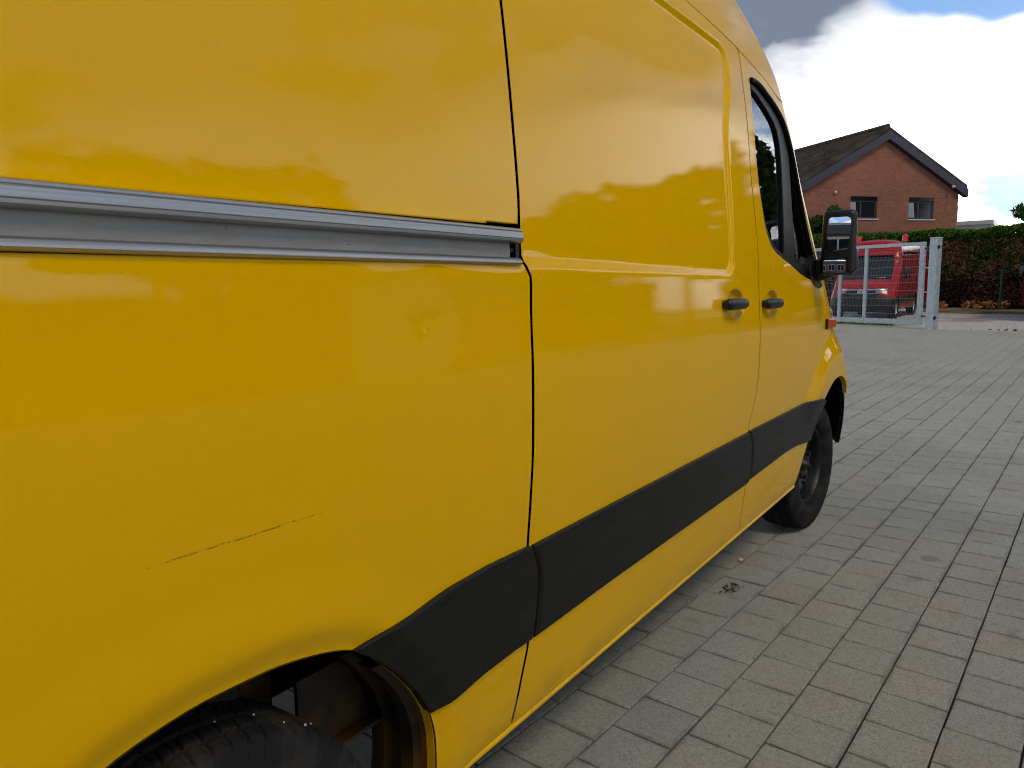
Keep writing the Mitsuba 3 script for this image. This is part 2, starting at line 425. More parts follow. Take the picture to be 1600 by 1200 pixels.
def panel_mesh(poly, yfun, h=.02, off=0.0, edge=.0025, depth=.02, fine=()):
    """the skin over the (x, z) polygon as a pressed sheet with folded edges; returns vertices, faces, normals"""
    poly = shapely.make_valid(poly)
    poly = max(getattr(poly, 'geoms', [poly]), key=lambda g: g.area)
    x0, z0, x1, z1 = poly.bounds
    rings, loops = [], []
    for ring in [poly.exterior] + list(poly.interiors):
        c = np.array(shapely.segmentize(ring, h * .7).coords)[:-1]
        loops.append(c)
    pts = [np.vstack(loops)]
    nb = len(pts[0])
    for o in (edge, edge * 2.6):
        for c in loops:
            t = np.roll(c, -1, 0) - np.roll(c, 1, 0)
            t /= np.linalg.norm(t, axis=1, keepdims=True) + 1e-12
            sg = (1 if shapely.LinearRing(c).is_ccw else -1) * (1 if c is loops[0] else -1)
            q = c - o * sg * np.stack([t[:, 1], -t[:, 0]], -1)
            dq = shapely.distance(poly.boundary, shapely.points(q[:, 0], q[:, 1]))
            pts.append(q[(dq > o * .8) & shapely.contains_xy(poly, q[:, 0], q[:, 1])])
    inner = poly.buffer(-edge * 2.6 - h * .45)
    gx, gz = np.meshgrid(np.arange(x0, x1 + h, h), np.arange(z0, z1 + h, h))
    G = np.stack([gx.ravel(), gz.ravel()], -1)
    for (a0, a1, b0, b1, hh) in fine:
        G = G[~((G[:, 0] > a0) & (G[:, 0] < a1) & (G[:, 1] > b0) & (G[:, 1] < b1))]
        fx, fz = np.meshgrid(np.arange(a0, a1, hh), np.arange(b0, b1, hh))
        G = np.vstack([G, np.stack([fx.ravel(), fz.ravel()], -1)])
    shapely.prepare(inner)
    G = G[shapely.contains_xy(inner, G[:, 0], G[:, 1])]
    A = np.vstack(pts + [G])
    tri = Delaunay(A).simplices
    ct = A[tri].mean(1)
    shapely.prepare(poly)
    tri = tri[shapely.contains_xy(poly, ct[:, 0], ct[:, 1])]
    e1, e2 = A[tri[:, 1]] - A[tri[:, 0]], A[tri[:, 2]] - A[tri[:, 0]]
    area = e1[:, 0] * e2[:, 1] - e1[:, 1] * e2[:, 0]
    tri = tri[np.abs(area) > 1e-10]; area = area[np.abs(area) > 1e-10]
    tri[area < 0] = tri[area < 0][:, ::-1]                       # outward is -y: counter-clockwise in (x, z)
    bd = shapely.distance(poly.boundary, shapely.points(A[:, 0], A[:, 1]))
    lift = edge * (1 - np.sqrt(np.clip(1 - (1 - np.clip(bd / (edge * 2.6), 0, 1)) ** 2, 0, 1)))
    y = yfun(A[:, 0], A[:, 1]) + off + lift
    v = np.stack([A[:, 0], y, A[:, 1]], -1)
    e = 2e-3
    gxd = (yfun(A[:, 0] + e, A[:, 1]) - yfun(A[:, 0] - e, A[:, 1])) / (2 * e)
    gzd = (yfun(A[:, 0], A[:, 1] + e) - yfun(A[:, 0], A[:, 1] - e)) / (2 * e)
    n = np.stack([gxd, -np.ones(len(A)), gzd], -1)
    V, F, N = [v], [tri], []
    base = len(v)
    k = 0
    bent = n / np.linalg.norm(n, axis=1, keepdims=True)
    for c in loops:
        m = len(c)
        ccw = shapely.LinearRing(c).is_ccw
        t = np.roll(c, -1, 0) - np.roll(c, 1, 0)
        t /= np.linalg.norm(t, axis=1, keepdims=True) + 1e-12
        o2 = np.stack([t[:, 1], -t[:, 0]], -1) * (1 if ccw else -1) * (1 if c is loops[0] else -1)
        on = np.stack([o2[:, 0], 0 * o2[:, 0], o2[:, 1]], -1)
        bent[k:k + m] = bent[k:k + m] + .8 * on
        top = v[k:k + m]
        bot = top + [0, depth, 0]
        V += [top, bot]
        N += [on, on]
        i = np.arange(m); j = (i + 1) % m
        a, b, cc, dd = base + i, base + j, base + m + j, base + m + i
        F += [np.stack([a, b, cc], -1), np.stack([a, cc, dd], -1)]
        base += 2 * m
        k += m
    n = bent
    V, F, N = np.vstack(V), np.vstack(F), np.vstack([n] + N)
    N /= np.linalg.norm(N, axis=1, keepdims=True)
    # wrong-way folds: make every face agree with its normals
    fn = np.cross(V[F[:, 1]] - V[F[:, 0]], V[F[:, 2]] - V[F[:, 0]])
    bad = (fn * N[F].sum(1)).sum(1) < 0
    F[bad] = F[bad][:, ::-1]
    return V, F, N


def panel(key, poly, mat, yfun=body, label=None, **k):
    v, f, n = panel_mesh(poly, yfun, **k)
    parent, _, name = key.rpartition('__')
    kk = sub(parent, name)
    put_n(kk, v, f, n, mat)
    if label: labels[kk] = {'label': label}
    return kk


def chain(*parts):
    out = []
    for p in parts: out += [tuple(q) for q in np.asarray(p, float).reshape(-1, 2)]
    return Polygon(out).buffer(0)


VAN = 'delivery_van'
tag(VAN, 'large yellow panel van with black side strips, filling the left and middle of the picture', 'van')

GAP = Pchip([.30, .336, .462, .535, .60, .76, .85, 1.0, 1.14, 1.30, 1.366, 1.379, 1.392, 1.40, 1.47, 1.552, 1.751, 1.946, 2.3], [1.268, 1.273, 1.300, 1.314, 1.312, 1.302, 1.306, 1.315, 1.319, 1.327, 1.331, 1.328, 1.316, 1.313, 1.314, 1.319, 1.32, 1.316, 1.312])
GAPB = Pchip([.30, .55, .66, .756, .894, 1.046, 1.26, 1.449, 1.812, 2.098, 2.24], [2.855, 2.865, 2.868, 2.845, 2.903, 2.933, 2.930, 2.921, 2.877, 2.873, 2.879])
STRIP_GAP = Pchip([.53, .541, .609, .685, .72, .736, .772], [1.318, 1.321, 1.333, 1.339, 1.331, 1.325, 1.306])
seam = Pchip([-3, 0, 2.0, 2.394, 2.833, 3.0, 3.222, 3.36, 3.5], [2.285, 2.28, 2.275, 2.266, 2.233, 2.208, 2.168, 2.13, 2.09])


def gapline(fn, z0, z1, dx, n=40, up=True):
    z = np.linspace(z0, z1, n)
    p = np.stack([fn(z) + dx, z], -1)
    return p if up else p[::-1]


def seamline(x0, x1, dz, n=30):
    x = np.linspace(x0, x1, n)
    return np.stack([x, seam(x) + dz], -1)


XR = -2.55
GW = .0042
# rear side wall (upper and lower field in one sheet, with the slot of the door rail)
slot = sbox(-2.2, 1.40, 1.3985, 1.4805)
rear_poly = chain([(XR, .335)], [(.103, .335)], arch_r[2:-2], [(1.006, .335)], [(GAP(.336) - GW, .336)], gapline(GAP, .34, 2.262, -GW, 120), seamline(1.30, XR, -.0025)).difference(slot)
rear_poly = rear_poly.difference(sbox(1.20, 1.478, 1.4, 1.4845))
rear_wall = panel(f'{VAN}__rear_side_panel', rear_poly, 'yellow_paint', h=.02, fine=[(.85, 1.15, 1.2, 1.37, .006), (-.1, 1.1, .5, .95, .011)])
# sliding door
door_poly = chain(gapline(GAP, 2.262, .336, GW, 120), [(1.6, .336), (2.4, .336), (2.85, .336)], gapline(GAPB, .34, 2.21, -.0035, 90), seamline(2.873, 1.32, -.0025))
SD = panel(f'{VAN}__sliding_door', door_poly, 'yellow_paint', h=.02, depth=.0006, edge=.0012, label='sliding side door with a recessed upper field',
           fine=[(2.50, 2.80, 1.18, 1.35, .007), (1.35, 2.64, 1.33, 1.42, .008), (2.58, 2.76, 1.42, 2.14, .009), (1.35, 2.76, 2.13, 2.23, .009)])
# front door with its window opening
win = [(2.967, 2.135), (2.99, 2.145), (3.03, 2.149), (3.085, 2.146), (3.18, 2.125), (3.275, 2.100), (3.355, 2.067), (3.41, 2.025), (3.458, 1.965), (3.51, 1.88), (3.585, 1.735), (3.655, 1.61), (3.755, 1.475), (3.85, 1.385), (3.905, 1.338)]
win_low = [(3.83, 1.345), (3.67, 1.360), (3.534, 1.384), (3.42, 1.412), (3.274, 1.443), (3.17, 1.466), (3.094, 1.497), (3.045, 1.54), (3.012, 1.59), (2.975, 1.72), (2.955, 1.85), (2.953, 1.96), (2.958, 2.06)]
win_poly = Polygon(win + win_low).buffer(0)
fd_poly = chain(gapline(GAPB, 2.205, .336, .0035, 90), [(3.715, .336)], arch_f[1:16], [(3.8885, .66)], [(3.8885, 1.0), (3.892, 1.2), (3.898, 1.33)], [(3.905, 1.34)], [(3.86, 1.385), (3.765, 1.478), (3.665, 1.613), (3.595, 1.738), (3.52, 1.884), (3.467, 1.97), (3.42, 2.035)], seamline(3.37, 2.885, -.0025)).difference(win_poly.buffer(.0005))
fd_poly = fd_poly.difference(sbox(3.889, .66, 4.3, 1.33))
FD = panel(f'{VAN}__front_door', fd_poly, 'yellow_paint', h=.018, depth=.0006, edge=.0010, fine=[(2.98, 3.22, 1.17, 1.34, .007)], label='front passenger door with a black-framed window')
# front wing and windscreen pillar
zs_ = np.linspace(.74, 1.328, 24)
wing_front = np.stack([X0(zs_) + .93 * (XF(zs_) - X0(zs_)), zs_], -1)
wing_poly = chain([(3.892, .665)], arch_f[16:52], [(4.62, .70)], wing_front, [(3.901, 1.328), (3.892, 1.2)]).difference(poly_af)
panel(f'{VAN}__front_wing', wing_poly, 'yellow_paint', h=.016, edge=.002)
zp = np.linspace(1.332, 2.127, 44)
wf = np.array(win[::-1])
wfx = Pchip(np.r_[1.338, 1.385, 1.475, 1.61, 1.735, 1.88, 1.965, 2.025, 2.13], [3.905, 3.85, 3.755, 3.655, 3.585, 3.51, 3.458, 3.412, 3.357])
pil = chain(np.stack([wfx(zp) + .012, zp], -1), np.stack([X0(zp) + .62 * (XF(zp) - X0(zp)), zp], -1)[::-1])
panel(f'{VAN}__windscreen_pillar', pil, 'yellow_paint', yfun=skin, h=.016, edge=.0015)

# window frame (black), panes
main_glass = Polygon([(2.972, 2.098), (2.985, 2.106), (3.06, 2.094), (3.172, 2.056), (3.255, 2.020), (3.295, 1.985), (3.318, 1.93), (3.325, 1.85), (3.322, 1.75), (3.310, 1.63), (3.300, 1.462), (3.18, 1.490), (3.11, 1.525), (3.055, 1.58), (3.02, 1.66), (2.99, 1.76), (2.968, 1.88), (2.965, 2.0)])
quarter = Polygon([(3.452, 1.925), (3.49, 1.855), (3.56, 1.715), (3.625, 1.595), (3.70, 1.475), (3.745, 1.43), (3.62, 1.425), (3.475, 1.45), (3.462, 1.66)])
frame_poly = win_poly.buffer(-.001).difference(main_glass).difference(quarter)
FR = panel(f'{VAN}__front_door__window_frame', frame_poly, 'frame_black', yfun=skin, h=.02, off=.006, edge=.003, depth=.03)
for g_, nm in ((main_glass, 'door glass'), (quarter, 'quarter glass')):
    v, f, n = panel_mesh(g_.buffer(.004), skin, h=.03, off=.019, edge=.0005, depth=.0)
    k = np.arange(len(f))
    cl = Polygon(g_.buffer(.004).exterior)
    # face sheet only
    keep = np.abs(n[f].mean(1)[:, 1]) > .5
    put_n(sub(FD, 'window'), v, f[keep], n, 'glass')
# protruding black bead above the door glass
bead = smooth_line(win[1:13], 60)
bead = np.stack([bead[:, 0] - .012, skin(bead[:, 0] - .012, bead[:, 1] - .014) - .003, bead[:, 1] - .014], -1)
part(FD, 'window_seal', tube(bead, .009, 8), 'frame_black', 40)

# black protective strips
arcseg = [(.974, .531), (.934, .597), (.888, .652), (.835, .706), (.782, .746)]
strip_r = chain([(.782, .747), (.837, .757), (.917, .761), (1.025, .773), (1.148, .777), (1.25, .774)], gapline(STRIP_GAP, .771, .541, -.0045, 20), [(1.25, .542), (1.153, .539), (1.047, .534)], arcseg)


def padded(x, z): return body(x, z)


kw = dict(yfun=padded, off=-.014, edge=.006, depth=.02, h=.018)
panel(f'{VAN}__side_strip', strip_r, 'strip_plastic', label='black side strip ahead of the rear wheel', **kw)
strip_m = chain(gapline(STRIP_GAP, .541, .769, .0045, 20), [(1.6, .768), (2.2, .765), (2.80, .762), (2.838, .760)], [(2.852, .74), (2.872, .70), (2.882, .655), (2.876, .60), (2.868, .548)], [(2.4, .547), (1.7, .546)])
panel(f'{VAN}__sliding_door__side_strip', strip_m, 'strip_plastic', **kw)
strip_f = chain([(2.846, .764), (2.86, .74), (2.88, .70), (2.890, .655), (2.884, .60), (2.876, .557)], [(3.1, .562), (3.4, .568), (3.62, .560), (3.852, .535)], [(3.93, .632), (4.036, .724)], [(3.95, .745), (3.72, .757), (3.3, .761)])
panel(f'{VAN}__front_door__side_strip', strip_f, 'strip_plastic', **kw)
# sill lip below the doors
sill = []
xs_ = np.linspace(1.012, 3.712, 60)
ZS = [(.334, .012), (.3295, .0), (.322, -.004), (.315, -.001), (.312, .006), (.320, .03)]
part(VAN, 'sill', grid(np.stack([np.stack([xs_, skin(xs_, xs_ * 0 + z) + o, xs_ * 0 + z], -1) for z, o in ZS])), 'yellow_paint', 60)
xs2_ = np.linspace(XR, .10, 30)
part(VAN, 'sill', grid(np.stack([np.stack([xs2_, skin(xs2_, xs2_ * 0 + z) + o, xs2_ * 0 + z], -1) for z, o in ZS])), 'yellow_paint', 60)

# door handles
for door, hx, hz in ((SD, 2.60, 1.273), (FD, 3.05, 1.261)):
    y0 = float(skin(np.array([hx]), np.array([hz]))[0])
    h_ = chull([((hx - .082, y0 - .022, hz), .0165), ((hx - .02, y0 - .031, hz), .0165), ((hx + .05, y0 - .031, hz - .001), .0155), ((hx + .105, y0 - .018, hz - .001), .014)], 20)
    h_ = h_.translate([0, -y0, -hz]).scale([1, 1, 1.25]).translate([0, y0, hz])
    foot = chull([((hx - .082, y0 - .018, hz), .0155), ((hx - .075, y0 + .02, hz), .014)], 16) + chull([((hx + .10, y0 - .014, hz), .013), ((hx + .095, y0 + .02, hz), .012)], 16)
    part(door, 'door_handle', man(h_ + foot), 'black_plastic', 50)

# rail of the sliding door
rx = np.linspace(-2.18, 1.287, 90)


def rail_piece(profile, x):
    """profile: list of (dy, z) with dy measured from the skin; swept along x, dropping 9 mm to the front"""
    P = []
    for dy, z in profile:
        zz = z - .006 * (x - .3)
        P.append(np.stack([x, skin(x, zz) + dy, zz], -1))
    return np.stack(P, 1)


def round_profile(z0, z1, out, back, n=10):
    a = np.linspace(np.pi / 2, -np.pi / 2, n)
    zc, rz = (z0 + z1) / 2, (z1 - z0) / 2
    ring = [(back, z1)] + [(.004 - (out + .004) * np.cos(t) ** .6, zc + rz * np.sin(t)) for t in a] + [(back, z0)]
    return ring


def rail(profile, x, endr=None):
    P = rail_piece(profile, x)
    if endr:
        # close the front end with a rounded nose
        c = P[-1].mean(0)
        for k_ in (.8, .45, .05):
            Q = c + (P[-1] - c) * k_ if k_ < .1 else c + (P[-1] - c) * k_
            Q[:, 0] = P[-1][:, 0] + endr * math.sqrt(1 - k_ ** 2)
            P = np.concatenate([P, Q[None]])
    return grid(P, closed=True)


RAIL = f'{VAN}__door_rail'
lip_top = [(.02, 1.4795), (.0, 1.4795), (-.0075, 1.4788), (-.0102, 1.4768), (-.0108, 1.4735), (-.0100, 1.4722), (-.0122, 1.4705), (-.0142, 1.4585), (-.0130, 1.4568), (-.0140, 1.4552), (-.0136, 1.4520), (-.0105, 1.4498), (-.0050, 1.4482), (.004, 1.4478), (.02, 1.4478)]
lip_bot = [(.02, 1.4185), (.002, 1.4185), (-.006, 1.4165), (-.009, 1.4125), (-.009, 1.4065), (-.005, 1.4025), (.002, 1.4015), (.02, 1.4015)]
put(RAIL + '__upper_lip', rail(lip_top, rx, .004), 'alu', 35)
put(RAIL + '__lower_lip', rail(lip_bot, rx - .006, .010), 'alu', 35)
rx2 = np.linspace(-2.18, 1.262, 60)
put(RAIL + '__channel', rail([(.0075, 1.452), (.0055, 1.448), (.0045, 1.43), (.0055, 1.417), (.0075, 1.412), (.012, 1.412), (.012, 1.452)], rx2), 'channel', 30)
put(RAIL + '__end_stop', cat(box(1.272, 1.296, .915, .925, 1.424, 1.432), box(1.285, 1.298, .911, .926, 1.412, 1.442), box(1.268, 1.29, .919, .926, 1.436, 1.441)), 'black_plastic')
labels[RAIL] = {'label': 'bare aluminium guide rail of the sliding door'}

# roof with the seam, down to the windscreen
nX, nC = 90, 26
rows = []
def ringpts(z_of, half=True):
    P = []
    s = np.r_[np.linspace(0, 1, nX), 1 + np.linspace(0, 1, nC)[1:]]
    for q in s:
        pass
    return P


def zring(zrow):
    """one horizontal slice: zrow(x) gives z along the side; corner and nose at zrow(end)"""
    z_end = zrow(3.36)
    xs = np.linspace(XR, float(X0(z_end)), nX)
    z1 = np.array([zrow(x) for x in xs])
    side = np.stack([xs, D(z1), z1], -1)
    a = np.linspace(0, np.pi / 2, nC)[1:]
    t, ins = np.sin(a) ** (2 / NP), 1 - np.cos(a) ** (2 / NP)
    x = X0(z_end) + t * (XF(z_end) - X0(z_end))
    front = np.stack([x, D(z_end) + (VC - D(z_end)) * ins, x * 0 + z_end], -1)
    R = np.vstack([side, front])
    L = R[::-1][1:].copy(); L[:, 1] = 2 * VC - L[:, 1]
    return np.vstack([R, L])


for k_ in np.r_[np.linspace(0, 1, 34) ** 1.0]:
    top = 2.30 + (2.699 - 2.30) * (1 - (1 - k_) ** 2)
    low = 2.699 - 2.30
    rows.append(zring(lambda x, k=k_, tp=top: float((seam(min(x, 3.36)) + .0) * (1 - (1 - (1 - k) ** 2)) + 2.699 * (1 - (1 - k) ** 2))))
roofP = np.array(rows)
part(VAN, 'roof', grid(roofP), 'yellow_paint', 50)
# small lip under the seam so that it reads as a joint
xs3 = np.linspace(XR, 3.36, 120)
zsm = seam(xs3)
lipP = np.stack([np.stack([xs3, D(zsm + dz) + o, zsm + dz], -1) for dz, o in ((.0005, .0), (-.001, .003), (-.003, .010))])
part(VAN, 'roof_seam', grid(lipP), 'yellow_paint', 40)

# nose: bonnet, grille, bumper, windscreen (both sides in one sweep)


def nose(z0, z1, a0, nz=14, off=0.0, a1=None):
    P = []
    for z in np.linspace(z0, z1, nz):
        a = np.linspace(a0, np.pi / 2, 24)
        t, ins = np.sin(a) ** (2 / NP), 1 - np.cos(a) ** (2 / NP)
        x = X0(z) + t * (XF(z) - X0(z)) + off
        R = np.stack([x, D(z) + (VC - D(z)) * ins, x * 0 + z], -1)
        L = R[::-1][1:].copy(); L[:, 1] = 2 * VC - L[:, 1]
        P.append(np.vstack([R, L]))
    return grid(np.array(P))


part(VAN, 'bonnet', nose(.98, 1.335, 1.12, 18), 'yellow_paint', 50)
part(VAN, 'grille', nose(.72, .98, 1.12, 8), 'gloss_black', 50)
part(VAN, 'windscreen', nose(1.336, 1.93, .62, 24), 'glass', True)
part(VAN, 'windscreen_header', nose(1.93, 2.131, .62, 8), 'yellow_paint', 50)
Pt = []
for z in np.linspace(1.30, 2.10, 14):
    a = np.linspace(.25, .86, 10)
    t, ins = np.sin(a) ** (2 / NP), 1 - np.cos(a) ** (2 / NP)
    Pt.append(np.stack([X0(z) + t * (XF(z) - X0(z)) - .035, D(z) + .03 + (VC - D(z)) * ins, a * 0 + z], -1))
part(VAN, 'pillar_trim', grid(np.array(Pt)), 'void', 50)
part(VAN, 'headliner', box(2.83, 3.45, 1.02, 2.78, 2.04, 2.08), 'seat_cloth')
part(VAN, 'bumper', nose(.365, .722, .35, 14, -.004), 'strip_plastic', 50)
# bumper side behind... wheel-arch edge piece
zb = np.linspace(.365, .70, 20)
bump_poly = chain(np.stack([np.interp(zb, arch_f[::-1][:28, 1], arch_f[::-1][:28, 0]) + .002, zb], -1), np.stack([X0(zb[::-1]) + .6 * (XF(zb[::-1]) - X0(zb[::-1])), zb[::-1]], -1))
panel(f'{VAN}__bumper__corner', bump_poly, 'strip_plastic', yfun=skin, h=.016, edge=.003)
for s_ in (1, -1):
    hz = np.linspace(.86, 1.12, 12)
    Pn = []
    for z in hz:
        a = np.linspace(1.0, 1.30, 10)
        t, ins = np.sin(a) ** (2 / NP), 1 - np.cos(a) ** (2 / NP)
        y = D(z) + (VC - D(z)) * ins
        Pn.append(np.stack([X0(z) + t * (XF(z) - X0(z)) + .006, y if s_ > 0 else 2 * VC - y, y * 0 + z], -1))
    part(VAN, 'headlight', grid(np.array(Pn)), 'lamp_glass', 50)
# left side, rear end, floor
zl = np.r_[np.linspace(.33, 2.2, 40), [2.24, 2.27, 2.285]]
Pl = []
for z in zl:
    x = np.linspace(XR, float(X0(z)), 40)
    Pl.append(np.stack([x, 2 * VC - D(z) + 0 * x, x * 0 + z], -1))
part(VAN, 'left_side', grid(np.array(Pl)), 'yellow_paint', 50)
Pr = []
for z in np.r_[np.linspace(.33, 2.5, 20), 2.6, 2.66, 2.69]:
    y = np.linspace(float(D(z)), 2 * VC - float(D(z)), 12)
    Pr.append(np.stack([y * 0 + XR, y, y * 0 + z], -1))
part(VAN, 'rear_door', grid(np.array(Pr)), 'yellow_paint', 50)
part(VAN, 'floor', cat(box(1.02, 3.65, .985, 2.8, .40, .46), box(XR, .09, .985, 2.8, .40, .46), box(1.02, 1.06, .99, 1.3, .46, .9), box(-.2, 1.3, 1.36, 2.44, .48, .56)), 'void')
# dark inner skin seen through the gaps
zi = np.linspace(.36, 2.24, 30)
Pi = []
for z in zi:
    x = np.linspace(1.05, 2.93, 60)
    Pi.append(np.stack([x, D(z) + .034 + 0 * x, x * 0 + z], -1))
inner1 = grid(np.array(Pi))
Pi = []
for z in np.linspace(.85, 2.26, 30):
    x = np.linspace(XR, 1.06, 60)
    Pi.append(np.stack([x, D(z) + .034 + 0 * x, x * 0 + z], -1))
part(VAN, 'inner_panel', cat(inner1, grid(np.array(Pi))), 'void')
# cab: bulkhead, seats, dashboard
part(VAN, 'bulkhead', box(2.80, 2.83, 1.05, 2.75, .5, 2.3), 'seat_cloth')
for yy in (1.42, 2.40):
    part(VAN, 'seat', cat(rbox(2.93, 3.08, yy - .24, yy + .24, .75, 1.55, .05), rbox(2.97, 3.07, yy - .13, yy + .13, 1.57, 1.80, .045), rbox(2.98, 3.5, yy - .25, yy + .25, .62, .80, .05)), 'seat_cloth', 40)
part(VAN, 'dashboard', rbox(3.72, 4.25, 1.05, 2.75, .7, 1.28, .08), 'black_plastic', 40)
part(VAN, 'steering_wheel', trimesh.creation.torus(.2, .016).apply_transform(trimesh.transformations.rotation_matrix(-.9, [0, 1, 0])).apply_translation([3.62, 2.4, 1.25]), 'black_plastic', True)
part(VAN, 'cab_floor', box(2.85, 3.66, 1.0, 2.8, .5, .55), 'void')

# wheel housings
def housing(arch, i0, i1, y_in, mat):
    a = arch[i0:i1]
    ys = [0.004, .05, .12, .22, y_in]
    P = []
    for k_, dy in enumerate(ys):
        g = np.array(a)
        c = np.array([a[:, 0].mean(), .35])
        q = c + (g - c) * (1.0 + (.03 if k_ else 0))
        P.append(np.stack([q[:, 0], skin(g[:, 0], g[:, 1]) + dy, q[:, 1]], -1))
    return grid(np.array(P)), a


HR = f'{VAN}__rear_wheel_housing'
liner, a_ = housing(arch_r, 2, 47, .40, 'liner')
put(HR + '__liner', liner, 'liner', 50)
wall = extrude(Polygon(list(arch_r)).buffer(.02), .02)
wv = wall.vertices.copy(); wall.vertices = np.stack([wv[:, 0], 1.36 + wv[:, 2], wv[:, 1]], -1)
put(HR + '__inner_wall', wall.difference(trimesh.creation.box(bounds=[[.70, 1.3, .2], [1.3, 1.5, .50]])) if False else wall.slice_plane([0, 0, .50], [0, 0, 1], cap=False), 'void')
# folded flange and brackets at the front edge of the housing
fl = arch_r[44:]
def flange(prof): return grid(np.stack([np.stack([fl[:, 0] + dx, skin(fl[:, 0], fl[:, 1]) + dy, fl[:, 1]], -1) for dx, dy in prof]))


put(HR + '__sill_return', flange(((.0005, .001), (.001, .02), (.003, .046))), 'shaded_yellow', 30)  # sill return in body yellow, its shade painted into the colour
put(HR + '__flange', flange(((.004, .047), (-.014, .052), (-.015, .085), (.004, .092), (.006, .13), (-.016, .134), (-.016, .17))), 'liner', 30)
put(HR + '__bracket', cat(box(.80, .985, 1.09, 1.10, .47, .62), box(.80, .985, 1.055, 1.0901, .462, .4702)), 'liner')
put(HR + '__bracket_001', box(.70, .82, 1.2, 1.21, .50, .68), 'liner')
put(HR + '__bracket_002', rbox(.60, .67, 1.06, 1.16, .66, .80, .012), 'liner', 40)
put(HR + '__axle', cat(tube([(.5, 1.2, .34), (.5, 2.6, .34)], .05, 10), box(-.2, 1.3, 1.38, 1.44, .42, .47), tube([(.62, 1.15, .3), (.72, 1.18, .75)], .035, 10)), 'void')
HF = f'{VAN}__front_wheel_housing'
liner, a_ = housing(arch_f, 0, 57, .36, 'void')
put(HF + '__liner', liner, 'void', 50)
wall = extrude(Polygon(list(arch_f[:57])).buffer(.02), .02)
wv = wall.vertices.copy(); wall.vertices = np.stack([wv[:, 0], 1.28 + wv[:, 2], wv[:, 1]], -1)
put(HF + '__inner_wall', wall, 'void')


# wheels: local axes, y is the axle, the outer face towards -y
def make_tyre(R=.352, W=.235, N=1080):
    half = W / 2
    prof = []                                           # (axial a from outer -half to inner, r)
    side = [(-.075, .205), (-.092, .215), (-.108, .236), (-.116, .262), (-.1165, .285), (-.112, .306), (-.107, .318), (-.104, .326), (-.100, .334), (-.095, .3405)]
    prof += side
    for a in np.r_[np.linspace(-.090, .090, 61)]:
        prof.append((a, R - .0075 * (abs(a) / .095) ** 3.2))
    prof += [(-a, r) for a, r in side[::-1]]
    prof = np.array(prof)
    A, Rr = prof[:, 0], prof[:, 1]
    th = np.arange(N) * 2 * np.pi / N
    TH, AA = np.meshgrid(th, A, indexing='ij')
    RR = np.broadcast_to(Rr, TH.shape).copy()
    g = np.zeros_like(RR)
    for c, w in ((-.060, .0036), (-.021, .0045), (.021, .0045), (.060, .0036)):
        wob = .0022 * np.sin(TH * 72 * .5 + c * 40)
        g = np.maximum(g, 1 - sstep(w * .6, w * 1.25, np.abs(AA - c - wob * .6)))
    ph = (TH * 72 / (2 * np.pi) + 5.0 * np.sign(AA) * np.abs(AA)) % 1.0
    d = np.minimum(ph, 1 - ph)
    lat = (1 - sstep(.055, .10, d)) * (np.abs(AA) > .026) * (1 - sstep(.103, .1145, np.abs(AA))) * (RR > .30)
    ph2 = (TH * 72 / (2 * np.pi) + 3.0 * AA + .5) % 1.0
    sipe = (1 - sstep(.02, .04, np.minimum(ph2, 1 - ph2))) * (np.abs(AA) < .1) * .5
    RR = RR - .0075 * np.maximum(np.maximum(g, lat * .85), sipe) * (np.abs(AA) < .1155)
    rib = (np.abs(np.broadcast_to(Rr, TH.shape) - .29) < .004) * .0012
    P = np.stack([RR * np.cos(TH), AA - rib * np.sign(-AA) * -1, RR * np.sin(TH)], -1)
    return grid(np.concatenate([P, P[:1]]))


tyre_mesh = make_tyre()
rim_prof = np.array([(-.074, .2075), (-.082, .2035), (-.082, .196), (-.072, .191), (-.058, .188), (-.03, .185), (.06, .18), (.085, .205)])


def lathe(prof, n=72):
    th = np.linspace(0, 2 * np.pi, n + 1)
    return grid(np.stack([np.stack([r * np.cos(th), a + 0 * th, r * np.sin(th)], -1) for a, r in prof]))


disc_prof = [(0.0, .187), (-.012, .180), (-.030, .165), (-.036, .150), (-.034, .135), (-.020, .118), (-.012, .105), (-.030, .092), (-.038, .085), (-.042, .070), (-.042, .0)]
cs = m3.CrossSection([[(r, a) for a, r in disc_prof] + [(0, -.03), (.07, -.03), (.092, -.018), (.105, 0.0), (.118, -.008), (.135, -.022), (.150, -.024), (.165, -.018), (.18, 0)]], m3.FillRule.EvenOdd)
disc = m3.Manifold.revolve(cs, 72).rotate([-90, 0, 0])
for i in range(8):
    a = i * math.pi / 4
    disc = disc - m3.Manifold.cylinder(.2, .017, .017, 20, True).rotate([90, 0, 0]).translate([.140 * math.cos(a), 0, .140 * math.sin(a)])
disc_mesh = man(disc)
hub_mesh = man(chull([((0, -.05, 0), .03), ((0, -.02, 0), .045)], 24))
bolt_mesh = trimesh.creation.cylinder(.0125, .03, sections=6).apply_transform(trimesh.transformations.rotation_matrix(np.pi / 2, [1, 0, 0])).apply_translation([0, -.05, 0])
_ty = mikit.ply(tyre_mesh, 'mat_tyre', 40)
_rim = mikit.ply(lathe(rim_prof), 'mat_rim_black', 40)
_disc = mikit.ply(disc_mesh, 'mat_rim_black', 35)
_hub = mikit.ply(hub_mesh, 'mat_rim_black', 40)
_bolt = mikit.ply(bolt_mesh, 'mat_rim_black')


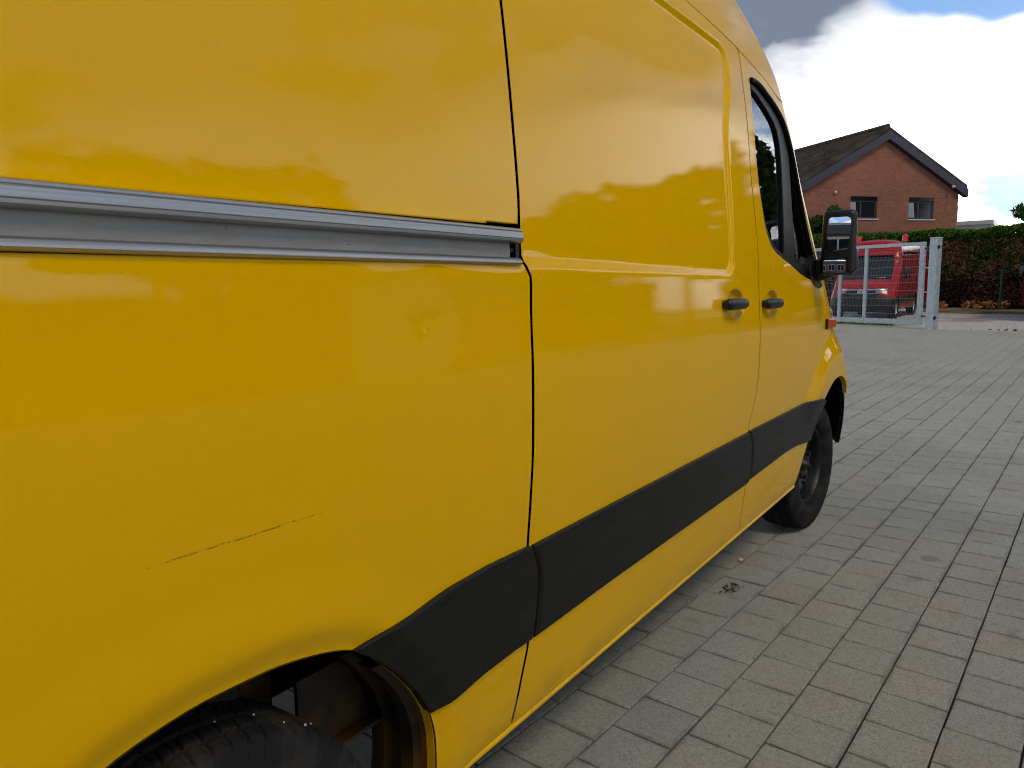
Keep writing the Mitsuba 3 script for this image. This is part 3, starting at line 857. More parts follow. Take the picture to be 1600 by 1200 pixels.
def wheel(parent, name, tw, bolts=True):
    w = sub(parent, name)
    scene[w + '__tyre'] = {**_ty, 'to_world': tw}
    scene[w + '__rim'] = {**_rim, 'to_world': tw}
    scene[w + '__wheel_disc'] = {**_disc, 'to_world': tw}
    scene[w + '__hub_cap'] = {**_hub, 'to_world': tw}
    if bolts:
        for i in range(6):
            a = math.radians(60 * i)
            scene[w + '__bolt' + ('' if i == 0 else f'_{i:03d}')] = {**_bolt, 'to_world': tw @ T().translate([.076 * math.cos(a), 0, .076 * math.sin(a)])}
    return w


WZ = .349
wheel(VAN, 'front_wheel', T().translate([4.11, 1.045, WZ]) @ rot_z(-4.5) @ T().rotate([0, 1, 0], 20))
rw = wheel(VAN, 'rear_wheel', T().translate([.50, 1.015, WZ + .004]) @ T().rotate([0, 1, 0], 7))
wheel(VAN, 'front_wheel', T().translate([4.13, 2.738, WZ]) @ rot_z(175.5), False)
wheel(VAN, 'rear_wheel', T().translate([.50, 2.725, WZ]) @ rot_z(180), False)
for i, (a, y) in enumerate(((62, .945), (67, .985), (78, .99), (55, .94), (48, .97))):
    s = trimesh.creation.icosphere(1, .0017 + .0006 * (i % 2))
    s.apply_translation([.50 + .352 * math.cos(math.radians(a)), y, WZ + .004 + .352 * math.sin(math.radians(a))])
    put(rw + '__tread_stone' + ('' if i == 0 else f'_{i:03d}'), s, 'pebble')

# side marker lamp
mk = chull([((4.035, .896, 1.105), .006), ((4.035, .896, 1.142), .006), ((4.15, .875, 1.108), .008), ((4.15, .875, 1.138), .008), ((4.21, .893, 1.11), .006), ((4.21, .893, 1.138), .006), ((4.12, .92, 1.12), .01)], 12)
part(VAN, 'side_marker', man(mk), 'orange_lens', 40, label='orange turn signal lens on the front wing')
part(VAN, 'side_marker_base', box(4.022, 4.033, .880, .91, 1.096, 1.150), 'rubber')

# wing mirror
MR = f'{VAN}__wing_mirror'
xm = 3.74
hs = chull([((xm + .02, .842, 1.655), .02), ((xm + .02, .738, 1.650), .026), ((xm + .02, .846, 1.395), .022), ((xm + .02, .735, 1.395), .022), ((xm + .10, .825, 1.63), .03), ((xm + .10, .76, 1.625), .035), ((xm + .11, .825, 1.41), .03), ((xm + .11, .76, 1.41), .03)], 20)
bulge = chull([((xm + .035, .728, 1.49), .016), ((xm + .035, .722, 1.405), .018), ((xm + .10, .745, 1.48), .03), ((xm + .10, .74, 1.41), .03)], 16)
cav = chull([((xm - .03, .826, 1.640), .012), ((xm - .03, .748, 1.636), .020), ((xm - .03, .835, 1.49), .012), ((xm - .03, .750, 1.50), .012), ((xm + .025, .82, 1.63), .012), ((xm + .025, .756, 1.626), .02), ((xm + .025, .83, 1.50), .012), ((xm + .025, .756, 1.51), .012)], 16)
cav2 = chull([((xm - .03, .843, 1.438), .009), ((xm - .03, .745, 1.442), .009), ((xm - .03, .843, 1.395), .009), ((xm - .03, .748, 1.393), .009), ((xm + .02, .84, 1.436), .009), ((xm + .02, .748, 1.44), .009), ((xm + .02, .84, 1.397), .009), ((xm + .02, .75, 1.395), .009)], 16)
put(MR + '__housing', man((hs + bulge) - cav - cav2), 'black_plastic', 40)


def cap_glass(y0, y1, z0, z1, x, R, yaw, pit):
    yy, zz = np.meshgrid(np.linspace(y0, y1, 14), np.linspace(z0, z1, 18))
    yc, zc = (y0 + y1) / 2, (z0 + z1) / 2
    xx = x + ((yy - yc) ** 2 + (zz - zc) ** 2) / (2 * R) + (yy - yc) * math.tan(yaw) + (zz - zc) * math.tan(pit)
    return grid(np.stack([xx, yy, zz], -1))


put(MR + '__mirror_glass', cap_glass(.735, .838, 1.49, 1.652, xm + .018, 1.6, -.20, .03), 'mirror_glass', True)
put(MR + '__wide_angle_glass', cap_glass(.740, .852, 1.386, 1.447, xm + .014, .35, -.25, .02), 'mirror_glass', True)
arm = chull([((xm + .08, .85, 1.43), .035), ((xm + .08, .85, 1.385), .03), ((xm + .09, .93, 1.40), .04), ((xm + .08, .93, 1.36), .03)], 14)
put(MR + '__arm', man(arm), 'black_plastic', 40)
sail = Polygon([(3.70, 1.37), (3.69, 1.40), (3.72, 1.47), (3.76, 1.468), (3.85, 1.38), (3.93, 1.318), (3.88, 1.310), (3.80, 1.325)])
panel(f'{MR}__base', sail, 'black_plastic', yfun=skin, off=-.012, edge=.004, depth=.03, h=.02)

# ---------------------------------------------------------------- ground
def to_world_pav(u, v): return u * cP + v * sP, -u * sP + v * cP


def flat(poly, z):
    m = extrude(poly, 1.0)
    keep = m.face_normals[:, 2] > .5
    return trimesh.Trimesh(m.vertices + [0, 0, z - 1.0], m.faces[keep], process=False)


put('ground', flat(sbox(-1500, -1500, 1500, 1500), -.06), 'soil'); tag('ground', 'bare soil and rough grass around the yard', kind='structure')
edge_line = [(21.2, -40), (21.5, -6), (21.66, .26), (22.1, 2.1), (22.75, 2.6), (24.0, 5.0), (30, 17), (36, 30)]
pave_poly = Polygon([(-30, -40)] + edge_line + [(-30, 30)])
put('gravel_strip', flat(Polygon([(18, -60), (31.0, -60), (31.5, .4), (32.0, 3.2), (37, 5), (48, 22), (60, 60), (18, 40)]), -.02), 'gravel')
tag('gravel_strip', 'pale gravel lane between the paving and the hedge', kind='structure')
put('pavement__bed', flat(pave_poly, -.010), 'far_paving')
labels['pavement'] = {'label': 'grey concrete block paving of the yard', 'kind': 'structure'}
labels['pavement__bed'] = {'label': 'the same paving further off, its joints only lines'}
# single blocks: each with chamfered edges, slightly uneven
rng = np.random.default_rng(3)
B, CH, JU, JV = PAV / 2, .0022, .0030, .0036
blocks = []
LIM = 13.0
for row in range(-60, 30):
    odd = row % 2
    for col in range(-8, 70):
        u = PAV_LON + (col + .5) * PAV - .1 * odd
        v = PAV_LAT + (row + .5) * PAV
        x, y = to_world_pav(u, v)
        d = math.hypot(x, y)
        if d > LIM or x < .2: continue
        az = math.degrees(math.atan2(y, x))
        if not -4.0 < az < 62: continue
        # under the van only what shows past the sill and through the wheel arch
        hid = y > 2.1 and x < 4.4 or (y > 1.65 and 1.8 < x < 3.3)
        if hid: continue
        if az > 45 and d > 3.2: continue
        blocks.append((d, row, col, u, v))
blocks.sort()
block_parts, rest = 0, []


def block_mesh(u, v):
    dz = rng.normal(0, .0006)
    tx, ty = rng.normal(0, .004), rng.normal(0, .004)
    j = rng.normal(0, .0006, 2)
    ring = lambda c: np.array([(-1, -1), (1, -1), (1, 1), (-1, 1)]) * [B - JU - c, B - JV - c]
    R0, R1, R2 = ring(CH), ring(0), ring(0)
    pts = []
    for R, z in ((R0, 0.0), (R1, -CH * .8), (R2, -.03)):
        for a, b in R:
            x, y = to_world_pav(u + a + j[0], v + b + j[1])
            pts.append((x, y, z + dz + (a * tx + b * ty if z > -.02 else 0)))
    F = [[0, 1, 2], [0, 2, 3]]
    for lv in (0, 4):
        for i in range(4):
            k = (i + 1) % 4
            a, b, c, d = lv + i, lv + k, lv + 4 + k, lv + 4 + i
            F += [[a, d, c], [a, c, b]]
    t = trimesh.Trimesh(np.array(pts), np.array(F), process=False)
    if t.face_normals[0, 2] < 0: t.invert()
    return t


cam_f = np.array([.8036, .57962])
for d, row, col, u, v in blocks:
    m = block_mesh(u, v)
    x, y = to_world_pav(u, v)
    az = math.degrees(math.atan2(y, x))
    seen = -2.5 < az < 45 and d > 1.5 and not (y > 1.5)
    if block_parts < 300 and seen:
        part('pavement', 'paving_stone', m, 'paving_stone')
        block_parts += 1
    else:
        rest.append(m)
part('pavement', 'paving_stones', cat(*rest), 'paving_stone', kind='stuff')

# debris on the paving
def quads(c, size, rng, flat_=0.0, asp=1.6):
    """leaf-like quads: centres c (n,3), size (n,)"""
    n = len(c)
    a = rng.normal(size=(n, 3)); a[:, 2] *= (1 - flat_); a /= np.linalg.norm(a, axis=1, keepdims=True)
    b = rng.normal(size=(n, 3)); b[:, 2] *= (1 - flat_)
    b -= (a * b).sum(1, keepdims=True) * a; b /= np.linalg.norm(b, axis=1, keepdims=True)
    s = np.asarray(size)[:, None]
    v = np.stack([c - a * s * asp * .5, c + b * s * .5, c + a * s * asp * .5, c - b * s * .5], 1)
    f = np.arange(n)[:, None] * 4 + np.array([[0, 1, 2, 0, 2, 3]])
    return v.reshape(-1, 3), f.reshape(-1, 3)


def gp(px, py):
    return px, py


DEB = (3.066, 1.023)
rngd = np.random.default_rng(8)
cc = np.c_[rngd.normal(0, .030, 46) + DEB[0], rngd.normal(0, .016, 46) + DEB[1], .003 + .004 * rngd.random(46)]
v, f = quads(cc, .004 + .007 * rngd.random(46), rngd, .9, 2.2)
put('leaf_scrap', trimesh.Trimesh(v, f, process=False), 'debris'); tag('leaf_scrap', 'small dark scrap of rotten leaves lying on the paving beside the van', 'debris')
pb = trimesh.creation.icosphere(2, .011); pb.vertices *= [1, 1.2, .8]; pb.apply_translation([3.402, 1.101, .008])
put('pebble', pb, 'pebble', True); tag('pebble', 'small pale pebble on the paving near the sill of the yellow van', 'stone')

# ---------------------------------------------------------------- gate
GATE = 'yard_gate'
tag(GATE, 'galvanised steel gate leaf of wire mesh in front of the red van', 'gate')
g0, g1 = np.array([22.80, 2.585]), np.array([25.3, 7.65])     # hinge end, far end (hidden behind the yellow van)
gdir = (g1 - g0) / np.linalg.norm(g1 - g0); gnrm = np.array([gdir[1], -gdir[0]]); glen = np.linalg.norm(g1 - g0)


def gbox(s0, s1, z0, z1, t=.04):
    """bar along the gate line from s0 to s1"""
    m = box(s0, s1, -t, t, z0, z1)
    A = np.eye(4); A[:2, 0] = gdir; A[:2, 1] = [-gdir[1], gdir[0]]; A[:2, 3] = g0
    m.apply_transform(A)
    return m


GZ0, GZ1 = .06, 2.30
part(GATE, 'top_rail', gbox(0, glen, GZ1 - .09, GZ1), 'galv')
part(GATE, 'bottom_rail', gbox(0, glen, GZ0, GZ0 + .14), 'galv')
part(GATE, 'upright', gbox(0, .13, GZ0 + .142, GZ1 - .092), 'galv')
for s_ in (1.72, 2.58, 3.7, glen - .12):
    part(GATE, 'upright', gbox(s_, s_ + .09, GZ0 + .142, GZ1 - .092, .03), 'galv')
for i in range(9):
    z = .34 + i * .215
    part(GATE, 'cross_wire', gbox(.13, glen - .12, z, z + .010, .008), 'dark_galv')
wires = []
s_ = .18
while s_ < glen - .12:
    wires.append(gbox(s_, s_ + .0036, GZ0 + .14, GZ1 - .09, .0018)); s_ += .05
part(GATE, 'mesh_wires', cat(*wires), 'dark_galv', kind='stuff')
POST = 'gate_post'
tag(POST, 'thick square galvanised post holding the mesh gate, at the edge of the paving', 'post')


def post_box(w, z0, z1):
    m = rbox(-w, w, -w, w, z0, z1, .02); A = np.eye(4); A[:2, 0] = gdir; A[:2, 1] = [-gdir[1], gdir[0]]; A[:2, 3] = (21.99, 2.26); m.apply_transform(A); return m


part(POST, 'shaft', post_box(.108, -.05, 2.33), 'galv', 40)
part(POST, 'cap', post_box(.112, 2.331, 2.352), 'galv', 40)
for z in (.30, 2.12):
    e0 = g0 + gdir * .02; e1 = np.array([21.93, 2.12])
    part(POST, 'hinge', cat(tube([(e0[0], e0[1], z), ((e0[0] + 22.0) / 2, (e0[1] + 2.2) / 2, z), (22.0, 2.26 - .13, z)], .022, 8), tube([(21.88, 2.19, z - .035), (21.86, 2.18, z + .035)], .035, 8)), 'rubber')
for z in (.95, 1.6):
    e0 = g0 + gdir * .02
    part(POST, 'hinge', tube([(e0[0], e0[1], z), (22.2, 2.38, z), (22.1, 2.3, z)], .018, 8), 'galv')

# grass along the edge of the paving
rngw = np.random.default_rng(21)
pts, cols = [], []
for _ in range(420):
    t = rngw.random()
    e = np.array([(21.66, .26), (22.1, 2.1), (22.75, 2.6), (24.0, 5.0)])
    k = rngw.integers(0, 3) if rngw.random() < .12 else 2
    q = e[k] + (e[k + 1] - e[k]) * t
    if meshkit.noise(np.array([q[0] * 1.7, q[1] * 1.7, 0.5])) < .5: continue
    pts.append((q[0] - .05 + rngw.normal(0, .05), q[1] + rngw.normal(0, .05), .03))
pts = np.array(pts)
v, f = quads(pts, .03 + .04 * rngw.random(len(pts)), rngw, 0, 1.5)
colw = np.repeat(np.array([(.10, .13, .03)]) * (.6 + .8 * rngw.random((len(pts), 1))), 4, 0)
put('weeds', trimesh.Trimesh(v, f, process=False), 'leaf', color=colw); tag('weeds', 'low weeds along the edge of the paving under the gate', 'weeds', kind='stuff')

# ---------------------------------------------------------------- foliage
def crown_mesh(blobs, n, size, rng, cols, spread=.5, hollow=.55):
    """leaf clumps through the volume of ellipsoidal blobs [(c, r)]"""
    vol = np.array([np.prod(r) for c, r in blobs]) ** .7
    pick = rng.choice(len(blobs), n, p=vol / vol.sum())
    d = rng.normal(size=(n, 3)); d /= np.linalg.norm(d, axis=1, keepdims=True)
    rad = hollow + (1 - hollow) * rng.random(n) ** .6
    c = np.array([b[0] for b in blobs])[pick] + d * rad[:, None] * np.array([b[1] for b in blobs])[pick]
    gapn = meshkit.noise(c * 1.1, 3)
    keep = gapn > .33 - .0 * rng.random(n)
    c, pick = c[keep], pick[keep]
    s = size * (.6 + .9 * rng.random(len(c)))
    v, f = quads(c, s, rng)
    t = meshkit.noise(c * .9, 7)[:, None] * .7 + .3 * rng.random((len(c), 1))
    col = np.asarray(cols[0]) * (1 - t) + np.asarray(cols[1]) * t
    return trimesh.Trimesh(v, f, process=False), np.repeat(col, 4, 0)


def tree(key, x, y, h, w, kind, label, group, seed, n=5000, size=.28, cols=((.022, .04, .012), (.06, .10, .025))):
    rng = np.random.default_rng(seed)
    key = num(key)
    tr = [(x, y, -.1), (x + .05 * h * (rng.random() - .5), y, h * .3), (x + .03 * h * (rng.random() - .5), y + .03 * h * (rng.random() - .5), h * (.75 if kind == 'round' else .95))]
    limbs = [tube(tr, [.028 * h, .02 * h, .006 * h], 9)]
    blobs = []
    if kind == 'round':
        for i in range(11):
            a, z = rng.random() * 6.283, h * (.42 + .45 * rng.random())
            rr = w * .5 * (.25 + .55 * rng.random()) * (1.15 - abs(z / h - .6))
            c = np.array([x + rr * math.cos(a), y + rr * math.sin(a), z])
            blobs.append((c, np.array([.27 * w, .27 * w, .15 * h]) * (.7 + .6 * rng.random())))
            limbs.append(tube([(x, y, h * (.25 + .25 * rng.random())), tuple((c + [x, y, z * .9]) / 2), tuple(c)], [.011 * h, .007 * h, .003 * h], 6))
        blobs.append((np.array([x, y, h * .8]), np.array([.25 * w, .25 * w, .2 * h])))
    else:
        for i in range(14):
            z = h * (.12 + .84 * i / 13)
            rr = w * .5 * (1.02 - z / h) + .12
            blobs.append((np.array([x + rng.normal(0, .1), y + rng.normal(0, .1), z]), np.array([rr, rr, h * .055])))
    part(key, 'trunk', cat(*limbs), 'bark', 40)
    m, c = crown_mesh(blobs, n, size, rng, cols)
    part(key, 'crown', m, 'leaf', color=c)
    tag(key, label, 'tree', group)
    return key


def hedge(key, line, height, depth, n, size, rng, colfn):
    """a clipped hedge: leaf sprays over a bumpy wall of growth with inner twigs"""
    line = np.asarray(line, float)
    seg = np.linalg.norm(np.diff(line, axis=0), axis=1); s = np.r_[0, np.cumsum(seg)]
    u = rng.random(n) * s[-1]
    px, py = np.interp(u, s, line[:, 0]), np.interp(u, s, line[:, 1])
    top = rng.random(n) < .30
    hh = height + .35 * (meshkit.fbm(np.stack([px * .8, py * .8, px * 0 + .3], -1), 3, 2) - .5) * 1.6
    z = np.where(top, hh - .12 * rng.random(n) ** 2, hh * rng.random(n) ** .85)
    back = np.where(top, depth * rng.random(n), depth * .28 * rng.random(n) ** 1.5)
    bump = .5 * (meshkit.fbm(np.stack([px * 1.1, py * 1.1, z * 1.1], -1), 3, 6) - .5)
    x = px + back + bump
    c = np.stack([x, py, z + .05], -1)
    v, f = quads(c, size * (.5 + 1.0 * rng.random(n)), rng, 0, 2.0)
    return trimesh.Trimesh(v, f, process=False), np.repeat(colfn(c, rng), 4, 0)


def hedge_cols(c, rng):
    n = len(c)
    g = np.array([(.028, .055, .012)]) * (.5 + 1.0 * rng.random((n, 1)))
    bright = np.array([(.075, .16, .025)]) * (.6 + .8 * rng.random((n, 1)))
    dead = np.array([(.145, .078, .048)]) * (.45 + 1.0 * rng.random((n, 1)))
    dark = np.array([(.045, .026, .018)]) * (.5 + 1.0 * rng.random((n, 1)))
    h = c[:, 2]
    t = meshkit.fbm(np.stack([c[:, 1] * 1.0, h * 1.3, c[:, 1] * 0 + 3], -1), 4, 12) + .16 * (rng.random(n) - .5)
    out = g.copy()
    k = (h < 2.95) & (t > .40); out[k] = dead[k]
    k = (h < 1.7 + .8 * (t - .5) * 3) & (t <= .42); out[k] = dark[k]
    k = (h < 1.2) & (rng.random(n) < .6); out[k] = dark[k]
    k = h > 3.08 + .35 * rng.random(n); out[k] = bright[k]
    return out


rngh = np.random.default_rng(5)
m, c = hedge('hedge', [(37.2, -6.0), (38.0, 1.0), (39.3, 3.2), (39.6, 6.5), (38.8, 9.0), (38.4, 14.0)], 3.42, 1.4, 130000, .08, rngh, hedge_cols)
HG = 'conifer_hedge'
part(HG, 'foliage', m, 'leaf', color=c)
stems = []
for i in range(60):
    y = -6 + 20 * i / 59 + rngh.normal(0, .1); x = np.interp(y, [-6, 1, 3.2, 6.5, 9, 14], [37.2, 38, 39.3, 39.6, 38.8, 38.4]) + .75
    stems.append(tube([(x, y, -.1), (x + rngh.normal(0, .1), y + rngh.normal(0, .1), 1.5), (x + rngh.normal(0, .2), y, 3.1)], [.06, .05, .02], 6))
part(HG, 'stems', cat(*stems), 'bark', kind='stuff')
core = trimesh.Trimesh(*[np.array(q) for q in (([(x + d, y, z) for d in (.75, 1.0) for x, y in ((37.2, -6), (38, 1), (39.3, 3.2), (39.6, 6.5), (38.4, 14)) for z in (-.1, 3.1)]), ([[i, i + 2, i + 3] for i in range(0, 8, 2)] + [[i, i + 3, i + 1] for i in range(0, 8, 2)] + [[10 + i, 13 + i, 12 + i] for i in range(0, 8, 2)] + [[10 + i, 11 + i, 13 + i] for i in range(0, 8, 2)]))], process=False)
part(HG, 'inner_growth', core, 'bark')
tag(HG, 'tall conifer hedge, green on top and brown with dead patches below, along the lane', 'hedge')
# cut twigs and dead leaves at its foot
nl = 900
yy = rngh.random(nl) * 7 - 1.0
keep = meshkit.noise(np.stack([yy * 1.6, yy * 0, yy * 0], -1), 4) > .4
yy = yy[keep]
xx = np.interp(yy, [-6, 1, 3.2, 6.5], [36.7, 37.4, 38.7, 39.0]) + rngh.normal(0, .25, len(yy))
zz_ = .02 + .22 * rngh.random(len(yy)) ** 2
v, f = quads(np.stack([xx, yy, zz_], -1), .10 + .12 * rngh.random(len(yy)), rngh, .5)
put('dead_leaves', trimesh.Trimesh(v, f, process=False), 'leaf', color=np.repeat(np.array([(.30, .14, .06)]) * (.4 + 1.0 * rngh.random((len(yy), 1))), 4, 0))
tag('dead_leaves', 'heap of brown dead leaves and cut twigs at the foot of the hedge', 'dead leaves', kind='stuff')
# green fence post in front of the hedge, with its wires
FP = 'fence_post'
part(FP, 'shaft', tube([(36.9, 1.335, -.05), (36.9, 1.335, 1.55)], .05, 8), 'green_metal', 40)
part(FP, 'cap', tube([(36.9, 1.335, 1.551), (36.9, 1.335, 1.60)], .056, 8), 'green_metal', 40)
tag(FP, 'thin green metal fence post standing before the brown hedge', 'post')

# shrubs above the hedge
for i, (x, y, z, r, lab) in enumerate(((43.0, .70, 4.75, 1.0, 'green shrub top rising above the right end of the hedge'), (40.7, 8.95, 4.6, 0.95, 'loose green shrub between the wing mirror and the brick house'), (39.9, 10.6, 4.2, 1.0, 'broad green shrub against the house wall, behind the black pillar of the yellow van'))):
    k = num('shrub')
    rngs = np.random.default_rng(40 + i)
    bl = [(np.array([x + rngs.normal(0, .3), y + rngs.normal(0, r * .5), z - r * .4 + rngs.normal(0, r * .35)]), np.array([.45, .45, .4]) * r * (.6 + .6 * rngs.random())) for _ in range(9)]
    bl += [(np.array([x, y, z * .45]), np.array([.7 * r, .9 * r, z * .4]))]
    m, c = crown_mesh(bl, 3000, .13, rngs, ((.03, .055, .012), (.07, .12, .03)), hollow=.4)
    part(k, 'foliage', m, 'leaf', color=c)
    part(k, 'stem', tube([(x, y, -.1), (x, y, z * .5), (x + .1, y, z * .9)], [.07, .05, .02], 6), 'bark', 40)
    tag(k, lab, 'shrub')

# ---------------------------------------------------------------- brick house
HS = 'brick_house'
tag(HS, 'red brick gable house with dark tiled roof, behind the hedge', 'house')
hr = np.array([.6157, .788]); hw = np.array([-.788, .6157]); hp = np.array([44.4, 7.19])      # ridge direction, along the gable to the left, gable centre


def H(s, l, z):
    """house axes: s along the gable (left +), l back from the gable"""
    q = hp + hw * s + hr * l
    return (q[0], q[1], z)


def hprism(poly, l0, l1):
    """(s, z) polygon pushed from l0 to l1"""
    m = extrude(poly, l1 - l0)
    v = m.vertices
    P = np.array([H(s, l0 + l, z) for s, z, l in v])
    t = trimesh.Trimesh(P, m.faces, process=False)
    if t.volume < 0: t.invert()
    return t


HWID, PIT, RZ = 5.12, .532, 9.27
eave = RZ - .32 - PIT * HWID
openings = []
for sc, s0, s1 in ((0, .34, 2.09), (1, -3.46, -1.75)):
    openings.append((s0 + .0, s1 + .0, 4.51, 5.68))
gable = Polygon([(-HWID, -.1), (HWID, -.1), (HWID, eave), (0, RZ - .32), (-HWID, eave)])
for s0, s1, z0, z1 in openings: gable = gable.difference(sbox(s0, z0, s1, z1))
part(HS, 'gable_wall', hprism(gable, 0, .3), 'brick')
for s in (-1, 1):
    part(HS, 'side_wall', hprism(sbox(min(s * HWID, s * (HWID - .3)), -.1, max(s * HWID, s * (HWID - .3)), eave), .302, 15), 'brick')
part(HS, 'room', hprism(sbox(-HWID + .31, 4.0, HWID - .31, eave - .1), 1.8, 1.9), 'void')
for i, (s0, s1, z0, z1) in enumerate(openings):
    w = sub(HS, 'window')
    fr = sbox(s0 + .003, z0 + .003, s1 - .003, z1 - .003)
    hole = sbox(s0 + .09, z0 + .09, (s0 + s1) / 2 + .10, z1 - .28).union(sbox((s0 + s1) / 2 + .18, z0 + .09, s1 - .07, z1 - .28))
    put(w + '__frame', hprism(fr.difference(hole), .08, .15), 'slate')
    put(w + '__shutter_box', hprism(sbox(s0 + .004, z1 - .20, s1 - .004, z1 - .004), .02, .078), 'gloss_black')
    put(w + '__sill', hprism(sbox(s0 - .08, z0 - .06, s1 + .08, z0 - .002), -.06, .12), 'pale_render')
    put(w + '__pane', hprism(sbox(s0 + .09, z0 + .09, (s0 + s1) / 2 + .10, z1 - .28), .10, .11), 'dark_pane')
    put(w + '__pane_001', hprism(sbox((s0 + s1) / 2 + .18, z0 + .09, s1 - .07, z1 - .28), .10, .11), 'dark_pane')
    put(w + '__blind', hprism(Polygon([(s1 - .02, z0 + .06), (s1 - .50, z0 + .06), (s1 - .42, z1 - .3), (s1 - .02, z1 - .3)]), .085, .094) if False else hprism(Polygon([(s1 - .08, z0 + .10), (s1 - .50, z0 + .10), (s1 - .42, z1 - .29), (s1 - .08, z1 - .29)]), .090, .098), 'blind')
# roof planes of lapped tile courses
OV, SO = .10, .42
for s in (-1, 1):
    nrow = 26
    L = math.hypot(HWID + SO, (HWID + SO) * PIT)
    P = []
    for i in range(nrow):
        for t in (0.0, .985):
            q = (i + t) / nrow
            ss = (HWID + SO) * q
            z = RZ - PIT * ss + (.0 if t == 0 else .045)
            P.append([H(s * ss, l, z + .012 * math.sin(l * 21)) for l in np.arange(-OV, 15.5, .15)])
    part(HS, 'roof', grid(np.array(P)), 'roof_tile')
    part(HS, 'roof_underside', hprism(Polygon([(0, RZ - .06), (s * (HWID + SO), RZ - .06 - PIT * (HWID + SO)), (s * (HWID + SO), RZ - .16 - PIT * (HWID + SO)), (0, RZ - .16)]), -OV + .02, 15.3), 'slate')
    part(HS, 'verge_tiles', hprism(Polygon([(0, RZ + .06), (s * (HWID + SO), RZ + .06 - PIT * (HWID + SO)), (s * (HWID + SO), RZ - .20 - PIT * (HWID + SO)), (0, RZ - .20)]), -OV - .05, -OV + .015), 'roof_tile')
    part(HS, 'bargeboard', hprism(Polygon([(0, RZ - .22), (s * (HWID + .35), RZ - .22 - PIT * (HWID + .35)), (s * (HWID + .35), RZ - .64 - PIT * (HWID + .35)), (s * .0, RZ - .64)]), -.30, -.003), 'slate')
part(HS, 'ridge_tiles', tube([H(0, l, RZ + .05) for l in np.linspace(-OV - .05, 15.4, 30)], .12, 10), 'roof_tile', 40)
part(HS, 'downpipe', tube([H(-HWID + .02, .25, 5.62), H(-HWID - .16, .25, 5.52), H(-HWID - .24, .25, 5.2), H(-HWID - .22, .25, 4.2), H(-HWID - .22, .25, 0)], .045, 8), 'pale_render', 40)
for s, z in ((3.11, 5.84), (-4.36, 6.24)):
    b = trimesh.creation.icosphere(2, .09); b.apply_translation(H(s, -.06 if s > 0 else -.36, z)); part(HS, 'wall_lamp', b, 'cream', True)

# low pale building behind the hedge on the right
LB = 'flat_roofed_building'
part(LB, 'wall', box(55, 63, 2.7, 9.0, 0, 4.55), 'pale_render')
part(LB, 'parapet', box(54.9, 63.1, 2.6, 9.1, 4.552, 4.8), 'bright_white')
for i in range(3): part(LB, 'window', box(54.96, 55.1, 3.2 + 2 * i, 4.5 + 2 * i, 1.3, 2.5), 'dark_pane')
tag(LB, 'long pale flat-roofed building just showing over the hedge, right of the house', 'building')

